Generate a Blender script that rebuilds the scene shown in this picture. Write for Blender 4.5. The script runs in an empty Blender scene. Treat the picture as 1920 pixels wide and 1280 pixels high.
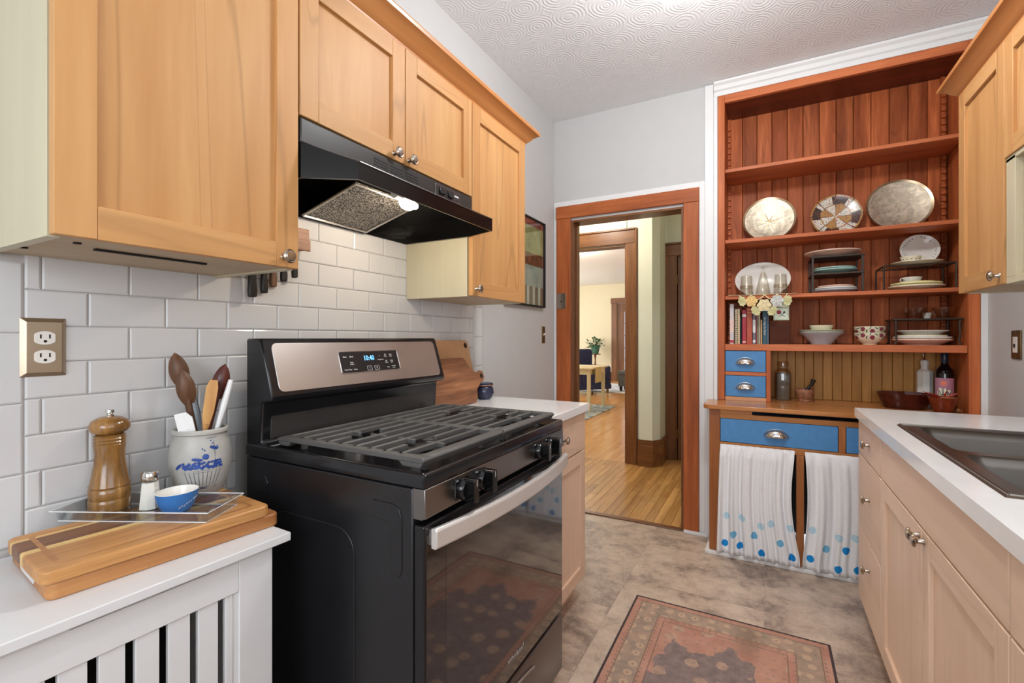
import bpy, bmesh, math, random
from mathutils import Vector, Matrix
random.seed(7)
SC = bpy.context.scene
COL = SC.collection
R = math.radians
PI = math.pi

# ---------------------------------------------------------------- camera
cd = bpy.data.cameras.new('camera'); cam = bpy.data.objects.new('camera', cd); COL.objects.link(cam)
cam.location = (1.334, 0.0, 1.22)
YAW = math.atan(475.0 / 875.0)
cam.rotation_euler = (R(90), 0, YAW)
cd.sensor_width = 36.0; cd.lens = 36.0 * 875.0 / 1920.0
cd.shift_y = -7.0 / 1920.0
cd.clip_start = 0.02
SC.camera = cam
SC.view_settings.view_transform = 'Standard'; SC.view_settings.look = 'None'
SC.view_settings.exposure = 0.25; SC.view_settings.gamma = 1.0
SC.view_settings.use_curve_mapping = False

# ---------------------------------------------------------------- world and daylight
w = bpy.data.worlds.new('sky'); SC.world = w; w.use_nodes = True
wn = w.node_tree.nodes['Background']; wn.inputs[0].default_value = (.80, .88, 1, 1); wn.inputs[1].default_value = 1.0

def area(name, loc, rot, sx, sy, power, col):
    l = bpy.data.lights.new(name, 'AREA'); l.shape = 'RECTANGLE'; l.size = sx; l.size_y = sy
    l.energy = power; l.color = col
    o = bpy.data.objects.new(name, l); COL.objects.link(o); o.location = loc; o.rotation_euler = rot
    return o
def point(name, loc, power, col, rad):
    l = bpy.data.lights.new(name, 'POINT'); l.energy = power; l.color = col; l.shadow_soft_size = rad
    o = bpy.data.objects.new(name, l); COL.objects.link(o); o.location = loc
    return o
XR_FILL = 2.27
# daylight entering by the window in the wall behind the camera, and by the living-room windows
area('daylight_kitchen_window', (1.325, -1.38, 1.55), (R(90), 0, 0), 1.4, 1.2, 29, (.90, .95, 1))
area('added_window_fill', (XR_FILL, -.15, 1.68), (0, R(90), 0), .95, 1.3, 7, (.90, .95, 1))  # fill light added at the right wall to brighten the room
area('daylight_living_window', (-4.85, 9.6, 1.6), (0, R(-90), 0), 1.7, 4.5, 110, (1, .98, .95))
area('daylight_dining_window', (-4.85, 6.4, 1.6), (0, R(-90), 0), 1.7, 1.8, 55, (1, .98, .95))

# ---------------------------------------------------------------- materials
def lin(c):
    return tuple(((x / 255.0) / 12.92 if x / 255.0 <= .04045 else ((x / 255.0 + .055) / 1.055) ** 2.4) for x in c) + (1,)
class G:
    """tiny node helper"""
    def __init__(s, name):
        s.m = bpy.data.materials.new(name); s.m.use_nodes = True; s.t = s.m.node_tree
        s.b = s.t.nodes['Principled BSDF']; s.out = s.t.nodes['Material Output']
    def n(s, typ, **kw):
        x = s.t.nodes.new(typ)
        for k, v in kw.items():
            if k.startswith('i_'):
                key = k[2:]; key = int(key) if key.isdigit() else key.replace('_', ' ')
                x.inputs[key].default_value = v
            else: setattr(x, k, v)
        return x
    def l(s, a, b): s.t.links.new(a, b)
    def co(s, scale=(1, 1, 1), rot=(0, 0, 0), loc=(0, 0, 0), out='Object'):
        c = s.n('ShaderNodeTexCoord'); m = s.n('ShaderNodeMapping')
        m.inputs['Scale'].default_value = scale; m.inputs['Rotation'].default_value = rot; m.inputs['Location'].default_value = loc
        s.l(c.outputs[out], m.inputs[0]); return m.outputs[0]
    def noise(s, vec, scale, detail=3, rough=.5, dist=0):
        x = s.n('ShaderNodeTexNoise'); x.inputs['Scale'].default_value = scale; x.inputs['Detail'].default_value = detail
        x.inputs['Roughness'].default_value = rough; x.inputs['Distortion'].default_value = dist
        s.l(vec, x.inputs['Vector']); return x.outputs['Fac']
    def ramp(s, fac, stops, interp='LINEAR'):
        x = s.n('ShaderNodeValToRGB'); e = x.color_ramp.elements; x.color_ramp.interpolation = interp
        while len(e) > 1: e.remove(e[-1])
        e[0].position, e[0].color = stops[0]
        for p, c in stops[1:]:
            k = e.new(p); k.color = c
        s.l(fac, x.inputs[0]); return x.outputs[0]
    def mix(s, fac, a, b, mode='MIX'):
        x = s.n('ShaderNodeMix', data_type='RGBA', blend_type=mode)
        for v, i in ((fac, 0), (a, 6), (b, 7)):
            if hasattr(v, 'is_linked') or hasattr(v, 'links'): s.l(v, x.inputs[i])
            else: x.inputs[i].default_value = v
        return x.outputs[2]
    def math(s, op, a, b=None, c=None, clamp=False):
        x = s.n('ShaderNodeMath', operation=op, use_clamp=clamp)
        for i, v in enumerate((a, b, c)):
            if v is None: continue
            if hasattr(v, 'links'): s.l(v, x.inputs[i])
            else: x.inputs[i].default_value = v
        return x.outputs[0]
    def bump(s, h, strength=.2, dist=.002):
        x = s.n('ShaderNodeBump'); x.inputs['Strength'].default_value = strength; x.inputs['Distance'].default_value = dist
        s.l(h, x.inputs['Height']); s.l(x.outputs[0], s.b.inputs['Normal'])
    def set(s, **kw):
        for k, v in kw.items():
            i = s.b.inputs[k.replace('_', ' ')]
            if hasattr(v, 'links'): s.l(v, i)
            else: i.default_value = v
        return s
MAT = {}
def M(name, rgb, rough=.5, metal=0, nscale=12, namt=.06, bscale=0, bstr=.1, bdist=.001, emit=None, estr=0, spec=.5, aniso=None, coat=0):
    """plain painted / glazed / metal surface with slight mottling"""
    g = G(name); c = lin(rgb); v = g.co()
    f = g.noise(v, nscale, 4)
    lo = tuple(x * (1 - namt) for x in c[:3]) + (1,); hi = tuple(min(1, x * (1 + namt)) for x in c[:3]) + (1,)
    g.set(Base_Color=g.ramp(f, [(.3, lo), (.7, hi)]), Roughness=rough, Metallic=metal)
    g.b.inputs['Specular IOR Level'].default_value = spec
    if coat: g.b.inputs['Coat Weight'].default_value = coat; g.b.inputs['Coat Roughness'].default_value = .08
    if aniso:
        g.bump(g.noise(g.co(scale=aniso), 40, 3), .12, .0004)
    elif bscale: g.bump(g.noise(v, bscale, 3), bstr, bdist)
    if emit: g.b.inputs['Emission Color'].default_value = lin(emit); g.b.inputs['Emission Strength'].default_value = estr
    MAT[name] = g.m; return g.m
def WOOD(name, dark, light, axis='z', rough=.4, scale=1.0, vary=.10, ring=.5, coat=0.0, spec=.5, lines=0):
    g = G(name); st = {'x': (1.2, 14, 14), 'y': (14, 1.2, 14), 'z': (14, 14, 1.2)}[axis]
    st = tuple(a * scale for a in st)
    oi = g.n('ShaderNodeObjectInfo')
    tc = g.n('ShaderNodeTexCoord'); ad = g.n('ShaderNodeVectorMath', operation='MULTIPLY_ADD')
    cmb = g.n('ShaderNodeCombineXYZ')
    for i in range(3): g.l(oi.outputs['Random'], cmb.inputs[i])
    ad.inputs[1].default_value = (1, 1, 1)
    sc = g.n('ShaderNodeVectorMath', operation='SCALE'); sc.inputs['Scale'].default_value = 7.3; g.l(cmb.outputs[0], sc.inputs[0])
    g.l(tc.outputs['Object'], ad.inputs[0]); g.l(sc.outputs[0], ad.inputs[2])
    mp = g.n('ShaderNodeMapping'); mp.inputs['Scale'].default_value = st; g.l(ad.outputs[0], mp.inputs[0])
    v = mp.outputs[0]
    f1 = g.noise(v, 1.0, 5, .55, .7 * ring)
    mp2 = g.n('ShaderNodeMapping'); mp2.inputs['Scale'].default_value = tuple(a * 5 for a in st); g.l(ad.outputs[0], mp2.inputs[0])
    f2 = g.noise(mp2.outputs[0], 1.0, 3, .6)
    f = g.math('ADD', g.math('MULTIPLY', f1, .72), g.math('MULTIPLY', f2, .28))
    col = g.ramp(f, [(.33, lin(dark)), (.52, lin(tuple((a + b) / 2 for a, b in zip(dark, light)))), (.68, lin(light))])
    if lines:   # cathedral figure: thin dark contour lines of a slow noise
        mp3 = g.n('ShaderNodeMapping'); mp3.inputs['Scale'].default_value = tuple(a * .42 for a in st); g.l(ad.outputs[0], mp3.inputs[0])
        fc = g.noise(mp3.outputs[0], 1.0, 2, .4, .5)
        s_ = g.math('ABSOLUTE', g.math('SINE', g.math('MULTIPLY', fc, 34.0)))
        ln = g.math('MULTIPLY', g.math('SUBTRACT', 1.0, g.math('MULTIPLY', s_, 5.0), None, True), lines)
        col = g.mix(ln, col, lin(tuple(c * .72 for c in dark)))
    k = g.math('MULTIPLY_ADD', oi.outputs['Random'], 2 * vary, 1 - vary)
    hs = g.n('ShaderNodeHueSaturation'); g.l(k, hs.inputs['Value']); g.l(col, hs.inputs['Color'])
    g.set(Base_Color=hs.outputs[0], Roughness=rough)
    g.b.inputs['Specular IOR Level'].default_value = spec
    if coat: g.b.inputs['Coat Weight'].default_value = coat; g.b.inputs['Coat Roughness'].default_value = .12
    g.bump(f2, .06, .0006)
    MAT[name] = g.m; return g.m
def GLASS(name, tint=(245, 248, 248), refl=.12, rough=.03, alpha=.9):
    g = G(name)
    t = g.n('ShaderNodeBsdfTransparent'); t.inputs[0].default_value = lin(tint)
    gl = g.n('ShaderNodeBsdfGlossy'); gl.inputs['Roughness'].default_value = rough
    lw = g.n('ShaderNodeLayerWeight'); lw.inputs['Blend'].default_value = .35
    nz = g.noise(g.co(), 25, 2)
    f = g.math('MULTIPLY_ADD', g.math('POWER', lw.outputs['Facing'], 1.6), .55, refl * .25, True)
    f = g.math('ADD', f, g.math('MULTIPLY', nz, refl * .25), None, True)
    mx = g.n('ShaderNodeMixShader'); g.l(f, mx.inputs[0]); g.l(t.outputs[0], mx.inputs[1]); g.l(gl.outputs[0], mx.inputs[2])
    g.l(mx.outputs[0], g.out.inputs[0]); MAT[name] = g.m; return g.m

M('wall_paint', (199, 198, 197), .7, namt=.012, bscale=220, bstr=.05)
M('white_paint', (230, 230, 229), .42, namt=.012, bscale=60, bstr=.04)
M('radiator_paint', (218, 217, 217), .38, namt=.015, bscale=40, bstr=.05)
M('hall_paint', (220, 220, 204), .7, namt=.012, bscale=200, bstr=.04)
M('cream_paint', (232, 222, 190), .7, namt=.012, bscale=200, bstr=.04)
M('tile_glaze', (209, 208, 208), .16, nscale=5, namt=.025, bscale=16, bstr=.08, bdist=.002)
M('grout', (188, 184, 180), .85, bscale=300, bstr=.2)
M('quartz', (243, 243, 242), .16, nscale=9, namt=.03)
M('black_enamel', (20, 20, 23), .2, bscale=0, namt=.1)
M('black_pebble', (26, 26, 29), .3, bscale=260, bstr=.35, bdist=.0006, namt=.1)
M('hood_black', (16, 15, 15), .16)
M('hood_panel', (52, 49, 47), .32)
M('black_matte', (12, 11, 11), .6)
M('dark_void', (18, 13, 11), .8)
M('cast_iron', (84, 82, 80), .5, bscale=400, bstr=.2, bdist=.0004)
M('stainless', (206, 203, 200), .34, 1, aniso=(80, 1, 80), nscale=4, namt=.05)
M('stainless_dark', (132, 128, 126), .3, 1, aniso=(80, 1, 80), nscale=4, namt=.06)
M('sink_steel', (128, 122, 116), .28, 1, aniso=(80, 2, 2), nscale=5, namt=.08)
M('nickel', (176, 164, 150), .26, 1)
M('chrome', (216, 212, 206), .1, 1)
M('old_brass', (126, 104, 72), .38, 1)
M('plate_brass', (190, 172, 150), .34, 1, aniso=(2, 2, 60))
M('ivory', (232, 228, 220), .35)
M('iron_brown', (60, 46, 38), .5, .3)
M('wire_dark', (66, 56, 48), .4, .6)
M('drawer_blue', (72, 134, 190), .5, nscale=30, namt=.07, bscale=70, bstr=.1)
M('china_white', (232, 228, 220), .22)
M('china_cream', (236, 226, 196), .25)
M('china_yellow', (232, 220, 160), .25)
M('china_green', (206, 214, 176), .25)
M('china_pink', (226, 188, 168), .28)
M('china_teal', (160, 190, 180), .25)
M('china_bluegrey', (184, 190, 196), .25)
M('navy_glaze', (38, 42, 66), .15, nscale=40, namt=.5)
M('brown_glaze', (74, 26, 18), .12, nscale=30, namt=.35)
M('bowl_red', (118, 48, 26), .14, nscale=30, namt=.3)
M('stone_tan', (150, 102, 76), .45, nscale=60, namt=.35)
M('crust_black', (28, 20, 18), .5)
M('blue_cup', (58, 116, 184), .25)
M('salt_white', (240, 239, 236), .7)
M('ceramic_white', (226, 222, 214), .25)
M('silicone_white', (240, 240, 240), .4)
M('handle_grey', (150, 158, 166), .4)
M('bottle_dark', (14, 12, 14), .06)
M('label_pink', (186, 128, 146), .6)
M('label_orange', (240, 130, 96), .6)
M('label_cream', (232, 222, 200), .6, nscale=60, namt=.15)
M('label_ink', (40, 28, 44), .6)
M('wax_navy', (30, 42, 66), .35)
M('fiber_board', (196, 150, 110), .55, nscale=150, namt=.12)
M('rubber_black', (16, 16, 16), .6)
M('plastic_black', (22, 22, 24), .35)
M('knob_black', (14, 14, 16), .12)
M('ink_white', (225, 225, 225), .5)
M('ink_grey', (130, 128, 126), .5)
M('led_blue', (120, 190, 255), .4, emit=(90, 170, 255), estr=2.2)
M('armchair_navy', (34, 40, 74), .85, bscale=120, bstr=.3)
M('ottoman_grey', (98, 96, 92), .7)
M('table_birch', (206, 190, 154), .5)
M('runner_cloth', (192, 174, 132), .85)
M('leaf_green', (52, 92, 56), .5, namt=.3, nscale=30)
M('pot_green', (62, 110, 88), .3)
M('soil', (50, 36, 26), .9)
M('thread_cream', (238, 222, 176), .85, bscale=300, bstr=.5)
M('thread_yellow', (238, 204, 138), .85, bscale=300, bstr=.5)
M('thread_green', (214, 208, 156), .85, bscale=300, bstr=.5)
M('thread_blue', (212, 211, 204), .85, bscale=300, bstr=.5)
M('chili_red', (150, 40, 24), .4)
M('nut_tan', (196, 140, 84), .5)
M('sky_pane', (214, 224, 240), .2, emit=(206, 220, 245), estr=.9)
M('lamp_glass', (255, 250, 240), .4, emit=(255, 240, 220), estr=3)
M('bulb_glow', (255, 240, 220), .3, emit=(255, 232, 200), estr=40)
for nm, c in (('book_white', (214, 208, 206)), ('book_cream', (226, 206, 168)), ('book_crimson', (176, 44, 62)), ('book_rust', (178, 74, 50)),
              ('book_grey', (120, 116, 128)), ('book_maroon', (142, 56, 72)), ('book_pale', (214, 206, 180)), ('book_tan', (204, 164, 116)),
              ('book_teal', (46, 88, 104)), ('book_sky', (136, 156, 184)), ('book_green', (190, 196, 150))):
    M(nm, c, .55)
GLASS('clear_acrylic', (244, 247, 248), .4)
M('acrylic_edge', (226, 229, 230), .12)
GLASS('clear_glass', (252, 251, 247), .2)
GLASS('amber_glass', (244, 236, 224), .25)
GLASS('window_glass', (250, 252, 252), .04)
WOOD('maple', (184, 131, 78), (206, 158, 104), 'z', .48, .55, .04, 1.2, lines=.38, spec=.35)
WOOD('maple_rail', (184, 131, 78), (206, 158, 104), 'y', .48, .55, .04, 1.2, lines=.3, spec=.35)
WOOD('maple_crown', (182, 116, 62), (202, 140, 84), 'y', .35, .6, .02)
WOOD('maple_side', (190, 179, 150), (202, 193, 164), 'z', .4, .5, .03)
WOOD('maple_under', (172, 148, 116), (188, 166, 134), 'y', .5, .5, .03)
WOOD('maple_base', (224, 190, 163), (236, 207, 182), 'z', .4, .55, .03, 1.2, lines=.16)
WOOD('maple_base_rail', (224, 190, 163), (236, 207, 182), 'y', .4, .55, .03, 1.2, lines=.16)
WOOD('fir', (128, 60, 28), (212, 120, 70), 'z', .5, .9, .24, .9, spec=.2, lines=.3)
WOOD('fir_shelf', (160, 82, 46), (218, 128, 82), 'x', .46, .9, .06, .6, spec=.25)
WOOD('fir_frame', (156, 78, 40), (212, 122, 72), 'z', .46, .9, .05, .6, spec=.25)
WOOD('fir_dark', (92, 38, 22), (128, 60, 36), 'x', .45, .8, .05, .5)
WOOD('beadboard', (162, 112, 54), (212, 158, 88), 'z', .45, .9, .06, .5, spec=.25)
WOOD('hutch_base_wood', (140, 78, 34), (186, 118, 62), 'z', .35, .9, .05, .6)
WOOD('hutch_top_wood', (168, 104, 54), (204, 142, 84), 'x', .22, .8, .02, .6)
WOOD('casing', (134, 66, 30), (194, 110, 60), 'z', .42, .8, .05, .5, spec=.3)
WOOD('casing_x', (134, 66, 30), (194, 110, 60), 'x', .42, .8, .05, .5, spec=.3)
WOOD('casing_dark', (96, 56, 28), (142, 92, 52), 'z', .32, .8, .04, .5)
WOOD('casing_dark_x', (96, 56, 28), (142, 92, 52), 'x', .32, .8, .04, .5)
WOOD('oak_strip', (158, 110, 58), (208, 160, 100), 'y', .26, .8, .2, .7)
WOOD('mill_wood', (104, 70, 32), (172, 124, 64), 'z', .2, 2.5, .02, 1, coat=.4)
WOOD('spoon_dark', (66, 40, 24), (116, 78, 48), 'z', .5, 2, .1)
WOOD('spoon_red', (62, 26, 20), (110, 54, 40), 'z', .35, 2, .1)
WOOD('spoon_light', (176, 122, 66), (214, 164, 102), 'z', .5, 2, .1)
WOOD('board_a', (176, 112, 54), (214, 156, 90), 'y', .42, .9, .06, 1)
WOOD('board_b', (144, 90, 48), (194, 138, 84), 'y', .42, .9, .06, 1)
WOOD('walnut_board', (104, 66, 44), (178, 122, 86), 'y', .5, 1.6, .2, .8)
WOOD('box_brown', (66, 34, 24), (98, 54, 38), 'x', .7, 1, .02, spec=.15)
WOOD('chair_leg_wood', (150, 106, 62), (180, 132, 80), 'z', .4, 1)

# special procedural surfaces
def mk_vinyl():
    g = G('vinyl_stone'); v = g.co()
    oi = g.n('ShaderNodeObjectInfo')
    sc = g.n('ShaderNodeVectorMath', operation='MULTIPLY_ADD'); sc.inputs[1].default_value = (1, 1, 1)
    cb = g.n('ShaderNodeCombineXYZ'); k = g.math('MULTIPLY', oi.outputs['Random'], 3.0)
    g.l(k, cb.inputs[0]); g.l(k, cb.inputs[1]); g.l(v, sc.inputs[0]); g.l(cb.outputs[0], sc.inputs[2]); v = sc.outputs[0]
    a = g.noise(v, 3.2, 8, .62, .6); b = g.noise(v, 14, 8, .7, .3); c = g.noise(v, 70, 4, .7)
    f = g.math('ADD', g.math('MULTIPLY', a, .52), g.math('ADD', g.math('MULTIPLY', b, .34), g.math('MULTIPLY', c, .14)))
    col = g.ramp(f, [(.38, lin((106, 91, 82))), (.445, lin((152, 132, 118))), (.51, lin((184, 162, 144))), (.60, lin((206, 186, 166)))])
    g.set(Base_Color=col, Roughness=.38); g.bump(b, .1, .001); MAT['vinyl_stone'] = g.m
mk_vinyl()
def mk_ceiling():
    g = G('embossed_ceiling'); v = g.co(scale=(1, 1, 1))
    wv = g.noise(v, 9, 2); 
    vo = g.n('ShaderNodeTexVoronoi', feature='F1'); vo.inputs['Scale'].default_value = 6.2; vo.inputs['Randomness'].default_value = .25; g.l(v, vo.inputs['Vector'])
    rings = g.math('SINE', g.math('MULTIPLY_ADD', vo.outputs['Distance'], 62.0, g.math('MULTIPLY', wv, 9.0)))
    ve = g.n('ShaderNodeTexVoronoi', feature='DISTANCE_TO_EDGE'); ve.inputs['Scale'].default_value = 6.2; ve.inputs['Randomness'].default_value = .25; g.l(v, ve.inputs['Vector'])
    e = g.math('MULTIPLY', g.math('LESS_THAN', ve.outputs['Distance'], .06), 1.6)
    st = g.noise(g.co(scale=(4, 60, 1)), 6, 3)
    h = g.math('ADD', g.math('MULTIPLY', rings, .5), g.math('ADD', e, st))
    g.set(Base_Color=lin((238, 238, 239)), Roughness=.75); g.bump(h, .36, .0035); MAT['embossed_ceiling'] = g.m
mk_ceiling()
def mk_planks(name):
    g = G(name); v = g.co(rot=(0, 0, R(90)))
    br = g.n('ShaderNodeTexBrick'); br.inputs['Scale'].default_value = 1; br.inputs['Brick Width'].default_value = .9; br.inputs['Row Height'].default_value = .057
    br.inputs['Mortar Size'].default_value = .0008; br.inputs['Color1'].default_value = lin((206, 152, 92)); br.inputs['Color2'].default_value = lin((184, 128, 70)); br.inputs['Mortar'].default_value = lin((110, 70, 36))
    g.l(v, br.inputs['Vector'])
    n = g.noise(g.co(scale=(30, 1.5, 1)), 2, 4)
    col = g.mix(.25, br.outputs[0], g.ramp(n, [(.3, lin((150, 100, 52))), (.7, lin((220, 170, 112)))]))
    g.set(Base_Color=col, Roughness=.2); MAT[name] = g.m
mk_planks('oak_far')
def mk_rug():
    # faded red rug: outer stripe, grey-green band, inner stripe, red field with a navy medallion
    g = G('rug_pile'); tc = g.n('ShaderNodeTexCoord'); sp = g.n('ShaderNodeSeparateXYZ'); g.l(tc.outputs['Object'], sp.inputs[0])
    W, L = .378, .66
    dx = g.math('SUBTRACT', W, g.math('ABSOLUTE', sp.outputs[0])); dy = g.math('SUBTRACT', L, g.math('ABSOLUTE', sp.outputs[1]))
    d = g.math('MINIMUM', dx, dy)
    v = g.co()
    red = g.ramp(g.noise(v, 9, 6, .65), [(.3, lin((168, 106, 90))), (.7, lin((198, 150, 130)))])
    navy = g.ramp(g.noise(v, 30, 5, .65), [(.3, lin((78, 74, 84))), (.7, lin((132, 120, 120)))])
    tan = g.ramp(g.noise(v, 40, 3), [(.3, lin((160, 130, 110))), (.7, lin((196, 166, 142)))])
    grey = g.ramp(g.noise(v, 18, 6, .65), [(.35, lin((128, 120, 108))), (.65, lin((182, 154, 134)))])
    # field medallion edge = radius wobbled by angle and noise
    px = g.math('MULTIPLY', sp.outputs[0], 1.0); py = g.math('MULTIPLY', sp.outputs[1], .72)
    rad = g.math('SQRT', g.math('ADD', g.math('MULTIPLY', px, px), g.math('MULTIPLY', py, py)))
    ang = g.math('ARCTAN2', py, px)
    wob = g.math('MULTIPLY', g.math('SINE', g.math('MULTIPLY', ang, 8)), .03)
    wob = g.math('ADD', wob, g.math('MULTIPLY', g.math('SINE', g.math('MULTIPLY', ang, 20)), .014)); wob = g.math('ADD', wob, g.math('MULTIPLY', g.noise(v, 22, 4, .6), .09))
    rr = g.math('ADD', rad, wob)
    def flowers(scale, lo, hi, rnd=.6):
        vo = g.n('ShaderNodeTexVoronoi', feature='F1'); vo.inputs['Scale'].default_value = scale; vo.inputs['Randomness'].default_value = rnd; g.l(v, vo.inputs['Vector'])
        dd = g.math('ADD', vo.outputs['Distance'], g.math('MULTIPLY', g.noise(v, scale * 9, 2), .16))
        a = g.math('LESS_THAN', dd, hi); b = g.math('LESS_THAN', dd, lo)
        return a, b
    field = g.mix(g.math('LESS_THAN', rr, .335), red, navy)
    fa, fb = flowers(10.5, .18, .38); field = g.mix(g.math('MULTIPLY', fa, .85), field, tan); field = g.mix(g.math('MULTIPLY', fb, .8), field, red)
    ga, gb = flowers(34, .17, .3); field = g.mix(g.math('MULTIPLY', ga, .5), field, navy); field = g.mix(g.math('MULTIPLY', gb, .6), field, tan)
    band = grey; ha, hb = flowers(17, .16, .36, .3); band = g.mix(g.math('MULTIPLY', ha, .8), band, lin((198, 170, 142))); band = g.mix(g.math('MULTIPLY', hb, .9), band, lin((140, 82, 68)))
    stripe = red; sa, sb = flowers(40, .2, .34, .1); stripe = g.mix(g.math('MULTIPLY', sa, .8), stripe, lin((116, 100, 90))); stripe = g.mix(g.math('MULTIPLY', sb, .9), stripe, lin((66, 58, 62)))
    col = g.mix(g.math('LESS_THAN', d, .150), field, stripe)
    col = g.mix(g.math('LESS_THAN', d, .122), col, band)
    col = g.mix(g.math('LESS_THAN', d, .036), col, stripe)
    for e in (.036, .122, .150):
        col = g.mix(g.math('MULTIPLY', g.math('LESS_THAN', g.math('ABSOLUTE', g.math('SUBTRACT', d, e)), .0022), .7), col, lin((70, 58, 54)))
    # worn patch
    dst = g.n('ShaderNodeVectorMath', operation='DISTANCE'); dst.inputs[1].default_value = (.13, .30, 0); g.l(g.co(scale=(1.4, .55, 1)), dst.inputs[0])
    wd_ = g.math('ADD', dst.outputs['Value'], g.math('MULTIPLY', g.noise(v, 14, 4), .07))
    col = g.mix(g.math('MULTIPLY', g.math('MULTIPLY', g.math('SUBTRACT', .125, wd_), 16.0, None, True), .55), col, lin((96, 76, 62)))
    col = g.mix(g.math('MULTIPLY', g.noise(v, 6, 5, .7), .25), col, lin((184, 150, 132)))
    col = g.mix(g.math('MULTIPLY', g.noise(g.co(scale=(60, 260, 1)), 3, 2), .35), col, lin((186, 160, 140)))
    g.set(Base_Color=col, Roughness=.95); g.b.inputs['Specular IOR Level'].default_value = .1
    g.bump(g.noise(g.co(scale=(120, 400, 1)), 2, 2), .5, .002); MAT['rug_pile'] = g.m
mk_rug()
M('rug_edge', (66, 52, 52), .9, bscale=400, bstr=.4)
def mk_cloth(name, dots):
    g = G(name); v = g.co()
    weave = g.noise(g.co(scale=(300, 1, 300)), 1.0, 2)
    base = g.ramp(weave, [(.3, lin((230, 230, 233))), (.7, lin((247, 247, 248)))])
    cx = g.n('ShaderNodeSeparateXYZ'); g.l(v, cx.inputs[0])
    col = base
    for (x, z, r, c) in dots:
        ax = g.math('DIVIDE', g.math('SUBTRACT', cx.outputs[0], x), r); az = g.math('DIVIDE', g.math('SUBTRACT', cx.outputs[2], z), r * 1.15)
        dd = g.math('SQRT', g.math('ADD', g.math('MULTIPLY', ax, ax), g.math('MULTIPLY', az, az)))
        col = g.mix(g.math('LESS_THAN', dd, 1.0), col, lin(c))
    g.set(Base_Color=col, Roughness=.9); g.b.inputs['Specular IOR Level'].default_value = .15
    g.bump(weave, .25, .0006); MAT[name] = g.m
def mk_radial(name, base, engrave):
    # engraved metal tray: radial chasing by bump
    g = G(name); v = g.co()
    n1 = g.noise(v, 22, 4, .6, 1.5); n2 = g.noise(v, 90, 3)
    g.set(Base_Color=g.ramp(n1, [(.35, lin(tuple(c * .8 for c in base))), (.62, lin(base))]), Metallic=1.0, Roughness=.5)
    g.bump(g.math('ADD', n1, g.math('MULTIPLY', n2, .5)), engrave, .002); MAT[name] = g.m
mk_radial('tray_gilt', (236, 224, 200), .45)
mk_radial('tray_silver', (214, 200, 178), .35)
M('tray_rim', (176, 154, 124), .25, 1)
def mk_imari():
    g = G('imari_glaze'); tc = g.n('ShaderNodeTexCoord'); sp = g.n('ShaderNodeSeparateXYZ'); g.l(tc.outputs['Object'], sp.inputs[0])
    x, y = sp.outputs[0], sp.outputs[1]
    rad = g.math('SQRT', g.math('ADD', g.math('MULTIPLY', x, x), g.math('MULTIPLY', y, y))); ang = g.math('ARCTAN2', y, x)
    wedge = g.math('SINE', g.math('MULTIPLY', ang, 4)); wedge2 = g.math('SINE', g.math('MULTIPLY_ADD', ang, 4, 2.4))
    v = g.co(); nz = g.noise(v, 120, 3)
    white = lin((222, 218, 204)); gold = lin((178, 134, 74)); dark = lin((54, 44, 36)); red = lin((150, 70, 60))
    inner = g.mix(g.math('GREATER_THAN', wedge, 0), gold, white)
    outer = g.mix(g.math('GREATER_THAN', wedge2, .1), white, dark)
    col = g.mix(g.math('GREATER_THAN', g.math('ADD', rad, g.math('MULTIPLY', g.math('ABSOLUTE', wedge), -.012)), .068), inner, outer)
    col = g.mix(g.math('LESS_THAN', g.math('ABSOLUTE', g.math('SUBTRACT', rad, .073)), .003), col, gold)
    col = g.mix(g.math('GREATER_THAN', rad, .118), col, gold)
    col = g.mix(g.math('LESS_THAN', g.math('ABSOLUTE', wedge), .09), col, dark)
    col = g.mix(g.math('MULTIPLY', g.math('GREATER_THAN', nz, .57), .75), col, red)
    col = g.mix(g.math('MULTIPLY', g.math('LESS_THAN', nz, .41), .7), col, lin((72, 78, 74)))
    g.set(Base_Color=col, Roughness=.2); MAT['imari_glaze'] = g.m
mk_imari()
def mk_filter():
    g = G('filter_mesh'); v = g.co(scale=(1, 1, 1))
    a = g.n('ShaderNodeTexVoronoi', feature='F1'); a.inputs['Scale'].default_value = 190; g.l(v, a.inputs['Vector'])
    col = g.ramp(a.outputs['Distance'], [(.1, lin((214, 208, 198))), (.6, lin((70, 64, 60)))])
    g.set(Base_Color=col, Metallic=.8, Roughness=.35); g.bump(a.outputs['Distance'], .8, .002); MAT['filter_mesh'] = g.m
mk_filter()
def mk_picture():
    # still-life print: maroon top, olive field, dark still-life band, pale cloth, white cups
    g = G('print_art'); tc = g.n('ShaderNodeTexCoord'); sp = g.n('ShaderNodeSeparateXYZ'); g.l(tc.outputs['Object'], sp.inputs[0])
    z = g.math('MULTIPLY_ADD', sp.outputs[1], .0, sp.outputs[2]); v = g.co()
    n = g.noise(v, 14, 4)
    olive = g.ramp(n, [(.3, lin((138, 134, 84))), (.7, lin((186, 184, 122)))])
    dark = g.ramp(g.noise(v, 26, 4), [(.35, lin((70, 48, 38))), (.6, lin((146, 82, 58)))])
    cloth = g.ramp(n, [(.3, lin((160, 172, 164))), (.7, lin((196, 198, 184)))])
    cup = g.ramp(g.math('SINE', g.math('MULTIPLY', sp.outputs[1], 75)), [(.2, lin((140, 120, 96))), (.5, lin((222, 216, 200)))])
    col = g.mix(g.math('GREATER_THAN', z, .235), olive, lin((132, 46, 42)))
    col = g.mix(g.math('LESS_THAN', z, .06), col, dark)
    col = g.mix(g.math('LESS_THAN', z, -.02), col, cloth)
    col = g.mix(g.math('LESS_THAN', z, -.155), col, cup)
    g.set(Base_Color=col, Roughness=.25); MAT['print_art'] = g.m
mk_picture()
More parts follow.
